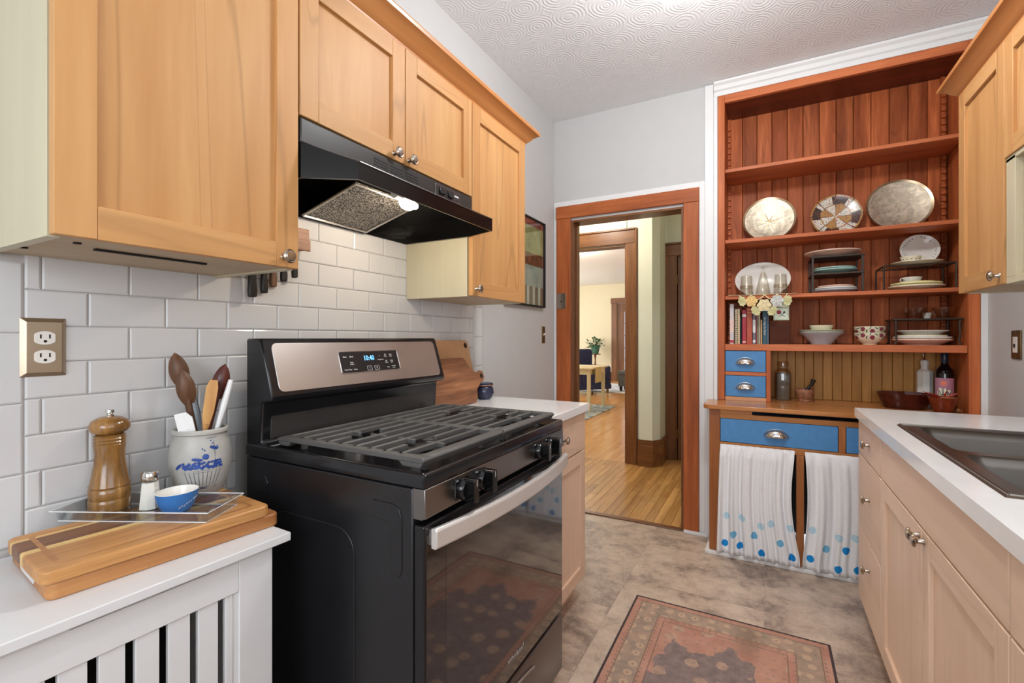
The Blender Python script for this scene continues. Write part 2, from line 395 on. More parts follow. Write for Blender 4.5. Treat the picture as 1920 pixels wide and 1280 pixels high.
def mk_rug2(name, a, b, sc):
    g = G(name); v = g.co()
    g.set(Base_Color=g.ramp(g.noise(v, sc, 4, .6, 1.0), [(.4, lin(a)), (.6, lin(b))]), Roughness=.95); MAT[name] = g.m
mk_rug2('rug_blue', (92, 104, 108), (176, 178, 168), 5)
mk_rug2('rug_white', (226, 226, 228), (176, 182, 192), 5)
def mk_striped():
    # glued-up cutting board: strips of different hardwood across the width
    g = G('board_strips'); tc = g.n('ShaderNodeTexCoord'); sp = g.n('ShaderNodeSeparateXYZ'); g.l(tc.outputs['Object'], sp.inputs[0])
    f = g.math('MULTIPLY_ADD', sp.outputs[0], 4.5, .5)
    col = g.ramp(f, [(0, lin((190, 136, 78))), (.10, lin((218, 178, 112))), (.16, lin((124, 80, 46))), (.36, lin((108, 66, 42))), (.44, lin((218, 182, 114))), (.52, lin((182, 128, 74))), (.8, lin((192, 138, 82)))], 'CONSTANT')
    gr = g.noise(g.co(scale=(70, 4, 70)), 1.5, 5, .6, .6)
    k = g.math('MULTIPLY_ADD', gr, 1.0, .5); hs = g.n('ShaderNodeHueSaturation'); g.l(k, hs.inputs['Value']); g.l(col, hs.inputs['Color'])
    g.set(Base_Color=hs.outputs[0], Roughness=.42); MAT['board_strips'] = g.m
mk_striped()

# ---------------------------------------------------------------- geometry helpers
class B:
    def __init__(s): s.m = bmesh.new()
    def raw(s, vs, fs):
        v = [s.m.verts.new(p) for p in vs]
        for f in fs:
            try: s.m.faces.new([v[i] for i in f])
            except ValueError: pass
        return s
    def box(s, x0, x1, y0, y1, z0, z1):
        return s.raw([(x0, y0, z0), (x1, y0, z0), (x1, y1, z0), (x0, y1, z0), (x0, y0, z1), (x1, y0, z1), (x1, y1, z1), (x0, y1, z1)],
                     [(3, 2, 1, 0), (4, 5, 6, 7), (0, 1, 5, 4), (1, 2, 6, 5), (2, 3, 7, 6), (3, 0, 4, 7)])
    def prism(s, poly, axis, a0, a1):
        f = {'x': lambda p, a: (a, p[0], p[1]), 'y': lambda p, a: (p[0], a, p[1]), 'z': lambda p, a: (p[0], p[1], a)}[axis]
        n = len(poly)
        vs = [f(p, a0) for p in poly] + [f(p, a1) for p in poly]
        s.raw(vs, [tuple(range(n))[::-1], tuple(range(n, 2 * n))] + [(i, (i + 1) % n, n + (i + 1) % n, n + i) for i in range(n)])
        bmesh.ops.recalc_face_normals(s.m, faces=s.m.faces[:]); return s
    def lathe(s, prof, n=24, c=(0, 0, 0), axis='z', fr=None):
        """profile of (r, t); closes at r == 0; fr(angle) scales the radius"""
        rings = []; vs = []
        for r, t in prof:
            if r <= 1e-6: rings.append([len(vs)]); vs.append((0, 0, t))
            else:
                k = []
                for i in range(n):
                    a = 2 * PI * i / n; q = r * (fr(a) if fr else 1); k.append(len(vs)); vs.append((q * math.cos(a), q * math.sin(a), t))
                rings.append(k)
        fs = []
        for a, b in zip(rings, rings[1:]):
            for i in range(n):
                j = (i + 1) % n
                if len(a) == 1 and len(b) == 1: continue
                if len(a) == 1: fs.append((a[0], b[i], b[j]))
                elif len(b) == 1: fs.append((a[i], a[j], b[0]))
                else: fs.append((a[i], a[j], b[j], b[i]))
        m = {'z': lambda p: p, 'x': lambda p: (p[2], p[0], p[1]), 'y': lambda p: (p[1], p[2], p[0])}[axis]
        vs = [tuple(q + o for q, o in zip(m(p), c)) for p in vs]
        s.raw(vs, fs); bmesh.ops.recalc_face_normals(s.m, faces=s.m.faces[:]); return s
    def tube(s, pts, r, n=8, flat=None):
        pts = [Vector(p) for p in pts]; rs = r if isinstance(r, (list, tuple)) else [r] * len(pts)
        vs = []; fs = []; up = None
        for i, p in enumerate(pts):
            d = (pts[min(i + 1, len(pts) - 1)] - pts[max(i - 1, 0)]).normalized()
            if up is None:
                up = Vector((0, 0, 1)) if abs(d.z) < .9 else Vector((1, 0, 0))
            a = d.cross(up).normalized(); b = a.cross(d).normalized(); up = b
            for k in range(n):
                t = 2 * PI * k / n; vs.append(p + a * math.cos(t) * rs[i] * (flat or 1) + b * math.sin(t) * rs[i])
        m = len(pts)
        for i in range(m - 1):
            for k in range(n): j = (k + 1) % n; fs.append((i * n + k, i * n + j, (i + 1) * n + j, (i + 1) * n + k))
        fs += [tuple(range(n))[::-1], tuple(range((m - 1) * n, m * n))]
        s.raw([tuple(v) for v in vs], fs); bmesh.ops.recalc_face_normals(s.m, faces=s.m.faces[:]); return s
    def xf(s, mat): bmesh.ops.transform(s.m, matrix=mat, verts=s.m.verts[:]); return s
    def mv(s, x, y, z): return s.xf(Matrix.Translation((x, y, z)))
    def rot(s, ang, ax, c=(0, 0, 0)): return s.xf(Matrix.Translation(c) @ Matrix.Rotation(ang, 4, ax) @ Matrix.Translation([-k for k in c]))
def base_of(o):
    v = Vector((0, 0, 0))
    while o is not None: v = v + o.location; o = o.parent
    return v
def P(name, b, mat, parent=None, w=False, bev=0, smooth=True, ang=38, seg=2, kind=None, label=None):
    """link a bmesh as one object; w: the vertices are in room coordinates"""
    me = bpy.data.meshes.new(name)
    if w and parent is not None: b.mv(*(-base_of(parent)))
    b.m.normal_update(); b.m.to_mesh(me); b.m.free()
    me.materials.append(MAT[mat])
    if smooth:
        for p in me.polygons: p.use_smooth = True
        me.set_sharp_from_angle(angle=R(ang))
    o = bpy.data.objects.new(name, me); COL.objects.link(o)
    if parent is not None: o.parent = parent
    if bev:
        md = o.modifiers.new('bevel', 'BEVEL'); md.width = bev; md.segments = seg; md.limit_method = 'ANGLE'; md.angle_limit = R(40)
        md.harden_normals = False
    if kind: o['kind'] = kind
    if label: o['label'] = label
    return o
def T(name, label, cat, loc=(0, 0, 0), rz=0, group=None):
    o = bpy.data.objects.new(name, None); COL.objects.link(o); o.empty_display_size = .05
    o.location = loc; o.rotation_euler = (0, 0, rz); o['label'] = label; o['category'] = cat
    if group: o['group'] = group
    return o
def tag(o, label, cat, group=None):
    o['label'] = label; o['category'] = cat
    if group: o['group'] = group
    return o
def at(o, loc, rz=0, rx=0, ry=0):
    o.location = loc; o.rotation_euler = (rx, ry, rz); return o
def ST(name, b, mat, parent=None, w=True, **k):
    o = P(name, b, mat, parent, w, **k)
    if parent is None: o['kind'] = 'structure'
    return o
def SE(name, loc=(0, 0, 0)):
    o = bpy.data.objects.new(name, None); COL.objects.link(o); o.location = loc; o['kind'] = 'structure'; o.empty_display_size = .05; return o
def text(name, s, size, mat, parent, mtx, ext=.0002, w=True, shear=0, sx=1.0):
    cu = bpy.data.curves.new(name, 'FONT'); cu.body = s; cu.size = size; cu.extrude = ext; cu.shear = shear
    cu.align_x = 'CENTER'; cu.align_y = 'CENTER'; cu.resolution_u = 3
    to = bpy.data.objects.new(name, cu); COL.objects.link(to)
    dg = bpy.context.evaluated_depsgraph_get(); me = bpy.data.meshes.new_from_object(to.evaluated_get(dg))
    bpy.data.objects.remove(to); bpy.data.curves.remove(cu)
    me.transform(mtx @ Matrix.Diagonal((sx, 1, 1, 1)))
    if w and parent is not None: me.transform(Matrix.Translation(-base_of(parent)))
    me.materials.clear(); me.materials.append(MAT[mat])
    o = bpy.data.objects.new(name, me); COL.objects.link(o); o.parent = parent; return o
def frame(origin, right, up):
    r = Vector(right).normalized(); u = Vector(up).normalized(); n = r.cross(u)
    m = Matrix((r, u, n)).transposed().to_4x4(); m.translation = Vector(origin); return m
def rrect(x0, x1, y0, y1, r, n=5):
    pts = []
    for cx, cy, a0 in ((x1 - r, y1 - r, 0), (x0 + r, y1 - r, 90), (x0 + r, y0 + r, 180), (x1 - r, y0 + r, 270)):
        for i in range(n + 1):
            a = R(a0 + 90 * i / n); pts.append((cx + r * math.cos(a), cy + r * math.sin(a)))
    return pts
def onlathe(rf, shapes, mat, name, parent, off=.0006):
    """flat painted shapes wrapped on a turned surface: (angle, z, half width, half height, tilt, kind)"""
    b = B()
    for (a0, z0, rx, rz, tilt, kind) in shapes:
        n = 10; ring = []
        for i in range(n):
            t = 2 * PI * i / n
            k = 1.0
            if kind == 'leaf': k = 1 - .45 * abs(math.sin(t)) ** .6
            if kind == 'rose': k = 1 + .12 * math.cos(5 * t)
            dx, dz = rx * math.cos(t) * (1 if kind != 'leaf' else 1), rz * math.sin(t) * k
            ct, s_ = math.cos(tilt), math.sin(tilt)
            dx, dz = dx * ct - dz * s_, dx * s_ + dz * ct
            z = z0 + dz; r = rf(z) + off; a = a0 + dx / r
            ring.append((r * math.cos(a), r * math.sin(a), z))
        r = rf(z0) + off * 1.8; c = (r * math.cos(a0), r * math.sin(a0), z0)
        b.raw(ring + [c], [(i, (i + 1) % n, n) for i in range(n)])
    return P(name, b, mat, parent)

# reusable hardware
def knob(parent, x, sgn, y, z, mat='nickel', s=1.0):
    pr = [(.0085 * s, 0), (.0065 * s, .003), (.0055 * s, .014), (.009 * s, .018), (.0158 * s, .0195), (.0165 * s, .0225), (.014 * s, .0255), (.0125 * s, .0252), (.011 * s, .0275), (0, .029)]
    b = B().lathe([(0, 0)] + pr, 20)
    b.xf(Matrix.Rotation(sgn * PI / 2, 4, 'Y')).mv(x, y, z)
    return P('knob', b, mat, parent, True, label='satin nickel mushroom knob')
def shaker(parent, xf, sgn, y0, y1, z0, z1, kn=None, st=.055, th=.02, mv='maple', mr='maple_rail', name='door'):
    xb = xf - sgn * th; a, c = min(xf, xb), max(xf, xb)
    xp = xf - sgn * .010
    d = P(name, B().box(min(xp, xb), max(xp, xb), y0 + .001, y1 - .001, z0 + .001, z1 - .001), mv, parent, True)
    for q0, q1 in ((y0, y0 + st), (y1 - st, y1)): P('stile', B().box(a, c, q0, q1, z0, z1), mv, d, True, bev=.0018)
    P('rail', B().box(a, c, y0 + st, y1 - st, z1 - st, z1), mr, d, True, bev=.0012)
    P('rail', B().box(a, c, y0 + st, y1 - st, z0, z0 + st), mr, d, True, bev=.0012)
    if kn: knob(d, xf, sgn, kn[0], kn[1])
    return d
def slabfront(parent, xf, sgn, y0, y1, z0, z1, kn=None, mat='maple_base_rail', name='drawer', th=.02):
    xb = xf - sgn * th
    d = P(name, B().box(min(xf, xb), max(xf, xb), y0, y1, z0, z1), mat, parent, True, bev=.002)
    if kn: knob(d, xf, sgn, kn[0], kn[1])
    return d
def cup_pull(parent, x, y, z, wdt):
    """half-dome cup pull on a face looking towards -Y"""
    b = B(); n, m = 14, 6; vs = []; h, dp = wdt * .36, wdt * .24
    for j in range(m + 1):
        t = (PI / 2) * j / m
        for i in range(n + 1):
            a = PI * i / n
            vs.append((-.5 * wdt * math.cos(a) * math.cos(t * .98), -dp * math.sin(t), h * math.sin(a) * math.cos(t * .98)))
    fs = [(j * (n + 1) + i, j * (n + 1) + i + 1, (j + 1) * (n + 1) + i + 1, (j + 1) * (n + 1) + i) for j in range(m) for i in range(n)]
    b.raw(vs, fs)
    rim = [(-.53 * wdt * math.cos(PI * i / 14), -.001, (h + .003) * math.sin(PI * i / 14)) for i in range(15)]
    b.tube(rim, .0016, 6)
    b.mv(x, y, z - h * .4)
    o = P('cup_pull', b, 'chrome', parent, True, label='polished chrome cup pull')
    md = o.modifiers.new('thick', 'SOLIDIFY'); md.thickness = .0012
    return o

# ================================================================= the room
YB = 3.107      # face of the back wall
XR = 2.287      # face of the right wall
ZC = 2.771      # ceiling
fl = ST('floor', B().box(-.1, XR + .1, -1.5, 3.13, -.05, -.006), 'vinyl_stone')
xs = [-.1, .11, .72, 1.33, 1.94, XR + .1]; tiles = {}
for i in range(5):
    y = 3.13; j = 0
    off = .15 if i % 2 else .305
    ys = [3.13]; yy = 3.13 - off
    while yy > -1.5: ys.append(yy); yy -= .305 * 1.5
    ys.append(-1.5)
    for a, b_ in zip(ys, ys[1:]):
        g_ = .0004
        P('floor_tile', B().box(xs[i] + g_, xs[i + 1] - g_, b_ + g_, a - g_, -.006, 0), 'vinyl_stone', fl, True, smooth=False)
ST('ceiling', B().box(-.1, XR + .1, -1.5, 3.24, ZC, ZC + .06), 'embossed_ceiling')

wl = ST('wall_left', B().box(-.13, -.006, -1.5, YB + .13, 0, ZC), 'wall_paint')
P('grout_bed', B().box(-.006, -.0022, .305, 2.13, .74, 1.66), 'grout', wl, True)
TW, TH, GR = .1535, .0755, .0022
tcache = {}
def tile_mesh(wd, ht):
    k = (round(wd, 4), round(ht, 4))
    if k not in tcache:
        e = .0035; x0, x1, x2 = -.0022, 0.0005, .0022
        def ring(i, x): return [(x, i, i), (x, wd - i, i), (x, wd - i, ht - i), (x, i, ht - i)]
        vs = ring(0, x0) + ring(0, x1) + ring(e, x2)
        fs = [(0, 1, 5, 4), (1, 2, 6, 5), (2, 3, 7, 6), (3, 0, 4, 7), (4, 5, 9, 8), (5, 6, 10, 9), (6, 7, 11, 10), (7, 4, 8, 11), (8, 9, 10, 11)]
        me = bpy.data.meshes.new('tile'); me.from_pydata(vs, [], fs); me.materials.append(MAT['tile_glaze']); me.update(); tcache[k] = me
    return tcache[k]
def put_tile(y, z, wd, ht):
    if wd < .012 or ht < .008: return
    o = bpy.data.objects.new('tile', tile_mesh(wd, ht)); COL.objects.link(o); o.parent = wl; o.location = (0, y, z)
    o.rotation_euler = (random.uniform(-.002, .002), 0, random.uniform(-.006, .006))
def tile_row(z0, z1, ya, yb, odd):
    y = .389 - TW * 2 + (TW / 2 if odd else 0)
    while y < yb:
        a, b_ = max(y, ya), min(y + TW, yb)
        if b_ - a > .01: put_tile(a + GR / 2, z0 + GR / 2, b_ - a - GR, z1 - z0 - GR)
        y += TW
z = 1.3955; r_ = 0
rows = [1.3955 - k * TH for k in range(9)]
for k in range(8):
    zt, zb = rows[k], rows[k + 1]
    if zb > .9: tile_row(zb, zt, .363, 2.035, k % 2)
    else: tile_row(zb, zt, .363, .80, k % 2)
for k, (za, zb) in enumerate(((1.3955, 1.471), (1.471, 1.5465), (1.5465, 1.622))): tile_row(za, zb, .70, 1.56, (k + 1) % 2)
for zz in (1.23 - .144 * 3, 1.23 - .144 * 2, 1.23 - .144, 1.23): put_tile(.308, zz + .001, .053, min(.142, 1.384 - zz))
zz = .918
while zz < 1.38:
    put_tile(2.037, zz, .085, min(.1515, 1.385 - zz)); zz += .1535

# back wall with the doorway and the hutch recess left open
wb = B()
wb.box(-.006, .125, YB, YB + .13, 0, ZC).box(.125, .881, YB, YB + .13, 2.05, ZC).box(.881, 1.079, YB, YB + .13, 0, ZC)
wb.box(1.079, XR, YB, YB + .13, 2.69, ZC).box(2.258, XR, YB, YB + .13, 0, 2.69)
ST('wall_back', wb, 'wall_paint', smooth=False)
ST('wall_right', B().box(XR, XR + .12, .35, 3.6, 0, ZC).box(XR, XR + .12, -1.5, -.65, 0, ZC).box(XR, XR + .12, -.65, .35, 0, 1.0).box(XR, XR + .12, -.65, .35, 2.32, ZC), 'wall_paint', smooth=False)
w2 = SE('added_window', (XR + .06, -.15, 1.0))  # unseen window, added with its wall opening to bring in more light
wf = B()
for a in ((-.65, -.6, 1.0, 2.32), (.3, .35, 1.0, 2.32), (-.65, .35, 1.0, 1.05), (-.65, .35, 2.27, 2.32), (-.65, .35, 1.64, 1.68)): wf.box(XR + .03, XR + .08, a[0], a[1], a[2], a[3])
P('window_frame', wf, 'white_paint', w2, True, bev=.003)
P('pane', B().box(XR + .053, XR + .057, -.6, .3, 1.05, 2.27), 'window_glass', w2, True)
# wall behind the camera with its window
ST('wall_rear', B().box(-.1, .55, -1.5, -1.4, 0, ZC).box(2.1, XR, -1.5, -1.4, 0, ZC).box(.55, 2.1, -1.5, -1.4, 0, .9).box(.55, 2.1, -1.5, -1.4, 2.2, ZC), 'wall_paint', smooth=False)
w1 = SE('window_1', (1.325, -1.45, .9))
wf = B()
for a in ((.55, .6, .9, 2.2), (2.05, 2.1, .9, 2.2), (.55, 2.1, .9, .95), (.55, 2.1, 2.15, 2.2), (.55, 2.1, 1.52, 1.56)): wf.box(a[0], a[1], -1.48, -1.43, a[2], a[3])
P('window_frame', wf, 'white_paint', w1, True, bev=.003)
P('pane', B().box(.6, 2.05, -1.462, -1.458, .95, 2.15), 'window_glass', w1, True)

# white trim about the hutch and door
t1 = SE('trim_1', (1.04, YB, 0))
P('side_board', B().box(1.006, 1.056, YB - .018, YB, 0.0, 2.768), 'white_paint', t1, True, bev=.003)
P('edge_bead', B().box(1.056, 1.078, YB - .012, YB, .84, 2.70), 'white_paint', t1, True, bev=.003)
P('head_board', B().prism([(YB, 2.688), (YB - .014, 2.688), (YB - .014, 2.715), (YB - .024, 2.722), (YB - .026, 2.745), (YB - .04, 2.757), (YB - .042, 2.769), (YB, 2.769)], 'x', 1.058, 2.286), 'white_paint', t1, True, bev=.001)
P('right_board', B().box(2.259, 2.2865, YB - .014, YB, .84, 2.69), 'white_paint', t1, True, bev=.002)
P('side_board', B().box(.974, 1.006, YB - .008, YB, 0.0, 2.19), 'white_paint', t1, True, bev=.002)
P('door_head_trim', B().box(-.004, .974, YB - .008, YB, 2.153, 2.19), 'white_paint', t1, True, bev=.002)
P('door_left_trim', B().box(-.004, .017, YB - .008, YB, 0, 2.153), 'white_paint', t1, True, bev=.002)
ST('baseboard_back', B().box(.884, 1.03, YB - .03, YB - .02, 0, .02), 'white_paint', bev=.002)
# door casing
d1 = SE('door_1', (.5, YB, 0))
P('casing_leg', B().box(.019, .125, YB - .02, YB + .0, 0, 2.065), 'casing', d1, True, bev=.003)
P('casing_leg', B().box(.881, .972, YB - .02, YB + .0, 0, 2.065), 'casing', d1, True, bev=.003)
P('casing_head', B().box(.017, .974, YB - .024, YB + .0, 2.065, 2.152), 'casing_x', d1, True, bev=.003)
P('jamb', B().box(.125, .14, YB - .002, YB + .13, 0, 2.05), 'casing_dark', d1, True, bev=.002)
P('jamb', B().box(.866, .881, YB - .002, YB + .13, 0, 2.05), 'casing_dark', d1, True, bev=.002)
P('jamb_head', B().box(.14, .866, YB - .002, YB + .13, 2.035, 2.05), 'casing_dark_x', d1, True, bev=.002)
P('stop', B().box(.14, .152, YB + .055, YB + .09, 0, 2.035), 'casing_dark', d1, True, bev=.002)
P('threshold', B().box(.14, .866, YB - .012, YB + .035, 0, .007), 'casing_dark_x', d1, True, bev=.003)
sp_ = P('strike_plate', B().box(.024, .092, YB - .0225, YB - .019, 1.425, 1.535), 'nickel', d1, True, bev=.001)
P('keyhole', B().lathe([(0, 0), (.006, 0), (.006, .001), (0, .001)], 12, (.058, YB - .0236, 1.478), 'y'), 'dark_void', sp_, True)

# ----------------------------------------------------------------- hall
hf = ST('floor_hall', B().box(-1.4, 1.5, 3.13, 4.56, -.05, -.008), 'dark_void')
x = -1.0; pm = {}
while x < 1.3:
    y = 3.142 - random.uniform(0, .5)
    while y < 4.555:
        L_ = random.uniform(.45, .95); a, b_ = max(y, 3.142), min(y + L_, 4.555)
        if b_ - a > .03: P('floor_plank', B().box(x + .001, x + .055, a + .0008, b_ - .0008, -.008, 0), 'oak_strip', hf, True, smooth=False)
        y += L_
    x += .056
ST('floor_living', B().box(-5.2, 1.6, 4.556, 13.3, -.05, -.0005), 'oak_far')
ST('ceiling_hall', B().box(-1.4, 1.6, 3.24, 4.66, ZC, ZC + .05), 'hall_paint')
ST('ceiling_living', B().box(-5.2, 1.6, 4.66, 13.3, 2.75, 2.8), 'white_paint')
ST('wall_hall_left', B().box(-1.45, -1.35, 3.237, 4.53, 0, ZC), 'hall_paint')
ST('wall_hall_front', B().box(-1.35, -.006, 3.16, 3.237, 0, ZC), 'hall_paint')
ST('wall_hall_right', B().box(1.42, 1.5, 3.45, 6.0, 0, ZC), 'hall_paint')
Y2 = 4.53
wv = B().box(-1.45, -1.16, Y2, Y2 + .12, 0, ZC).box(-1.16, .15, Y2, Y2 + .12, 2.13, ZC)
wv.prism([(.145, Y2), (.25, Y2), (.272, Y2 - .03), (.395, Y2 - .03), (.45, Y2 + .06), (.45, 4.885), (.36, 4.885), (.36, Y2 + .12), (.145, Y2 + .12)], 'z', 0, ZC)
wv.box(.45, .56, 4.89, 5.0, 0, ZC).box(.56, 1.42, 4.89, 5.0, 2.04, ZC)
ST('wall_hall_back', wv, 'hall_paint', ang=20)
bbp = [(.252, Y2 - .002), (.262, Y2 - .05), (.405, Y2 - .05), (.468, Y2 + .05), (.468, 4.87), (.452, 4.87), (.452, Y2 + .06), (.396, Y2 - .031), (.272, Y2 - .031), (.256, Y2)]
bh = SE('baseboard_hall', (.35, Y2, 0))
P('skirting', B().prism(bbp, 'z', 0, .20), 'casing_dark_x', bh, True, bev=.002)
P('cap', B().prism([(x_ * 1.0, y_ + (.008 if y_ > Y2 - .045 else .012)) for x_, y_ in bbp], 'z', .20, .25), 'casing_dark_x', bh, True, bev=.006)
d2 = SE('door_2', (.2, Y2, 0))
P('casing_leg', B().box(.141, .25, Y2 - .022, Y2, 0, 2.134), 'casing_dark', d2, True, bev=.004)
P('casing_band', B().box(.232, .252, Y2 - .032, Y2, 0, 2.28), 'casing_dark', d2, True, bev=.004)
P('casing_leg', B().box(-1.27, -1.16, Y2 - .022, Y2, 0, 2.134), 'casing_dark', d2, True, bev=.004)
P('casing_head', B().box(-1.27, .232, Y2 - .022, Y2, 2.134, 2.262), 'casing_dark_x', d2, True, bev=.004)
P('casing_cap', B().box(-1.27, .232, Y2 - .034, Y2, 2.262, 2.28), 'casing_dark_x', d2, True, bev=.004)
P('jamb', B().box(.128, .145, Y2, Y2 + .12, 0, 2.13), 'casing_dark', d2, True, bev=.002)
P('jamb_head', B().box(-1.16, .128, Y2, Y2 + .12, 2.113, 2.13), 'casing_dark_x', d2, True, bev=.002)
d3 = SE('door_3', (.8, 4.88, 0))
P('casing_leg', B().box(.425, .545, 4.862, 4.89, 0, 2.04), 'casing_dark', d3, True, bev=.004)
P('casing_band', B().box(.418, .438, 4.85, 4.89, 0, 2.17), 'casing_dark', d3, True, bev=.004)
P('casing_head', B().box(.438, 1.40, 4.862, 4.89, 2.04, 2.15), 'casing_dark_x', d3, True, bev=.004)
P('casing_cap', B().box(.438, 1.40, 4.85, 4.89, 2.15, 2.17), 'casing_dark_x', d3, True, bev=.004)
P('jamb', B().box(.545, .56, 4.862, 5.0, 0, 2.04), 'casing_dark', d3, True, bev=.002)
dl = P('door_leaf', B().box(.565, .60, 4.89, 5.60, .012, 2.03), 'casing_dark', d3, True, bev=.003)
for hz in (.22, 1.75):
    P('hinge', B().box(.555, .568, 4.872, 4.892, hz, hz + .09).lathe([(0, 0), (.007, 0), (.007, .09), (0, .09)], 8, (.563, 4.87, hz)), 'old_brass', dl, True)
ST('wall_closet', B().box(.45, 1.42, 5.7, 5.8, 0, ZC), 'hall_paint')

# ----------------------------------------------------------------- dining and living rooms beyond
ST('wall_far', B().box(-5.2, -2.362, 13.06, 13.2, 0, 2.75).box(-2.362, -1.45, 13.06, 13.2, 2.20, 2.75).box(-1.45, 1.6, 13.06, 13.2, 0, 2.75), 'cream_paint', smooth=False)
ST('wall_living_left', B().box(-5.2, -4.95, 4.65, 13.1, 0, .75).box(-5.2, -4.95, 4.65, 13.1, 2.45, 2.75).box(-5.2, -4.95, 4.65, 5.5, .75, 2.45).box(-5.2, -4.95, 7.3, 7.35, .75, 2.45).box(-5.2, -4.95, 11.85, 13.1, .75, 2.45), 'cream_paint', smooth=False)
ST('wall_living_right', B().box(1.5, 1.6, 6.0, 13.1, 0, 2.75), 'cream_paint')
ST('wall_dining_front', B().box(-5.2, -1.45, 4.53, 4.65, 0, 2.75), 'cream_paint')
ST('baseboard_far', B().box(-5.2, -2.53, 13.03, 13.06, 0, .21).box(-5.2, -2.53, 13.02, 13.06, .21, .245), 'casing_dark_x', bev=.004)
d4 = SE('door_4', (-2.0, 13.06, 0))
P('casing_leg', B().box(-2.52, -2.365, 13.03, 13.06, 0, 2.19), 'casing_dark', d4, True, bev=.004)
P('casing_head', B().box(-2.54, -1.28, 13.025, 13.06, 2.19, 2.34), 'casing_dark_x', d4, True, bev=.004)
P('casing_leg', B().box(-1.45, -1.30, 13.03, 13.06, 0, 2.19), 'casing_dark', d4, True, bev=.004)
lf = P('door_leaf', B().box(-2.362, -2.16, 13.08, 13.12, 0, 2.19).box(-1.66, -1.45, 13.08, 13.12, 0, 2.19).box(-2.16, -1.66, 13.08, 13.12, 0, .26).box(-2.16, -1.66, 13.08, 13.12, 1.98, 2.19), 'casing_dark', d4, True, bev=.003)
for k in range(5):
    P('pane', B().box(-2.16, -1.66, 13.098, 13.102, .26 + k * .344, .26 + (k + 1) * .344 - .02), 'sky_pane', lf, True)
    P('muntin', B().box(-2.16, -1.66, 13.085, 13.115, .26 + (k + 1) * .344 - .02, .26 + (k + 1) * .344), 'casing_dark_x', lf, True)
r_ = P('area_rug', B().box(-3.4, -1.0, 6.5, 8.2, 0, .008), 'rug_blue'); tag(r_, 'blue grey area rug under the pale dining table', 'rug')
r_ = P('area_rug', B().box(-4.2, -1.0, 10.17, 12.2, 0, .008), 'rug_white'); tag(r_, 'white patterned area rug behind the navy armchair', 'rug')
t = T('dining_table', 'pale wooden dining table with tan runner in far room', 'table', (-1.75, 7.75, .008))
P('tabletop', B().box(-.6, .6, -.45, .45, .69, .715), 'table_birch', t, bev=.003)
P('apron', B().box(-.54, .54, -.4, -.38, .6, .69).box(-.54, .54, .38, .4, .6, .69).box(-.55, -.53, -.38, .38, .6, .69).box(.53, .55, -.38, .38, .6, .69), 'table_birch', t)
for a in (-1, 1):
    for c in (-1, 1): P('leg', B().prism([(a * .555, c * .405), (a * .5, c * .405), (a * .5, c * .36), (a * .555, c * .36)], 'z', 0, .69), 'table_birch', t, bev=.003)
r_ = P('table_runner', B().box(-.62, .605, -.16, .16, .7155, .7185).box(.602, .606, -.16, .16, .46, .7155), 'runner_cloth'); at(r_, (-1.75, 7.62, .008)); tag(r_, 'tan cloth runner hanging over the dining table end', 'table runner')
t = T('armchair', 'navy blue slipcovered armchair in the far living room', 'armchair', (-2.16, 9.86, .0085), R(-38))
P('seat', B().box(-.38, .36, -.30, .30, .16, .46), 'armchair_navy', t, bev=.05, seg=4)
P('backrest', B().prism([(-.42, .15), (-.26, .15), (-.24, .5), (-.23, .88), (-.28, .96), (-.36, .95), (-.42, .85)], 'y', -.34, .34), 'armchair_navy', t, bev=.04, seg=4)
for a in (-1, 1):
    P('arm', B().box(-.40, .34, a * .36 - .09, a * .36 + .09, .13, .60), 'armchair_navy', t, bev=.06, seg=4)
P('skirt', B().box(-.40, .36, -.43, .43, .10, .2), 'armchair_navy', t, bev=.01)
for a in (-.32, .28):
    for c in (-.38, .38): P('leg', B().lathe([(0, 0), (.022, 0), (.032, .12), (0, .12)], 10, (a, c, 0)), 'chair_leg_wood', t)
t = T('plant_stand', 'dark round pedestal stand carrying the potted plant', 'plant stand', (-2.86, 12.62, 0))
P('top', B().lathe([(0, .75), (.15, .75), (.155, .76), (.15, .772), (0, .772)], 20), 'casing_dark', t)
P('pedestal', B().lathe([(0, .03), (.03, .03), (.035, .1), (.02, .2), (.03, .4), (.018, .6), (.04, .75), (0, .75)], 14), 'casing_dark', t)
for k in range(3):
    a = 2 * PI * k / 3
    P('foot', B().tube([(0, 0, .16), (.1 * math.cos(a), .1 * math.sin(a), .1), (.17 * math.cos(a), .17 * math.sin(a), .015)], .015, 8), 'casing_dark', t)
t = T('potted_plant', 'green leafy plant in a teal green pot', 'plant', (-2.86, 12.62, .772))
P('pot', B().lathe([(0, 0), (.09, 0), (.13, .2), (.14, .21), (.14, .24), (.125, .24), (.12, .2), (0, .2)], 20), 'pot_green', t)
P('soil', B().lathe([(0, .205), (.12, .205), (0, .206)], 14), 'soil', t)
for k in range(90):
    a = random.uniform(0, 2 * PI); rr = random.uniform(.04, .25); h = random.uniform(.20, .46) - rr * .35
    s_ = random.uniform(.045, .075)
    b = B().raw([(0, 0, 0), (s_ * .7, -s_ * .6, .012), (s_ * 1.7, 0, -.01), (s_ * .7, s_ * .6, .012), (s_ * .8, 0, .002)], [(0, 1, 4), (1, 2, 4), (2, 3, 4), (3, 0, 4)])
    b.rot(random.uniform(-.9, .5), 'Y').rot(a, 'Z').mv(rr * math.cos(a), rr * math.sin(a), h)
    lf = P('leaf', b, 'leaf_green', t)
    if k % 3 == 0: P('stem', B().tube([(0, 0, .2), (rr * .5 * math.cos(a), rr * .5 * math.sin(a), h * .8), (rr * math.cos(a), rr * math.sin(a), h)], .004, 5), 'leaf_green', t)
t = T('ottoman', 'square grey upholstered ottoman with black feet', 'ottoman', (-1.36, 10.72, .008))
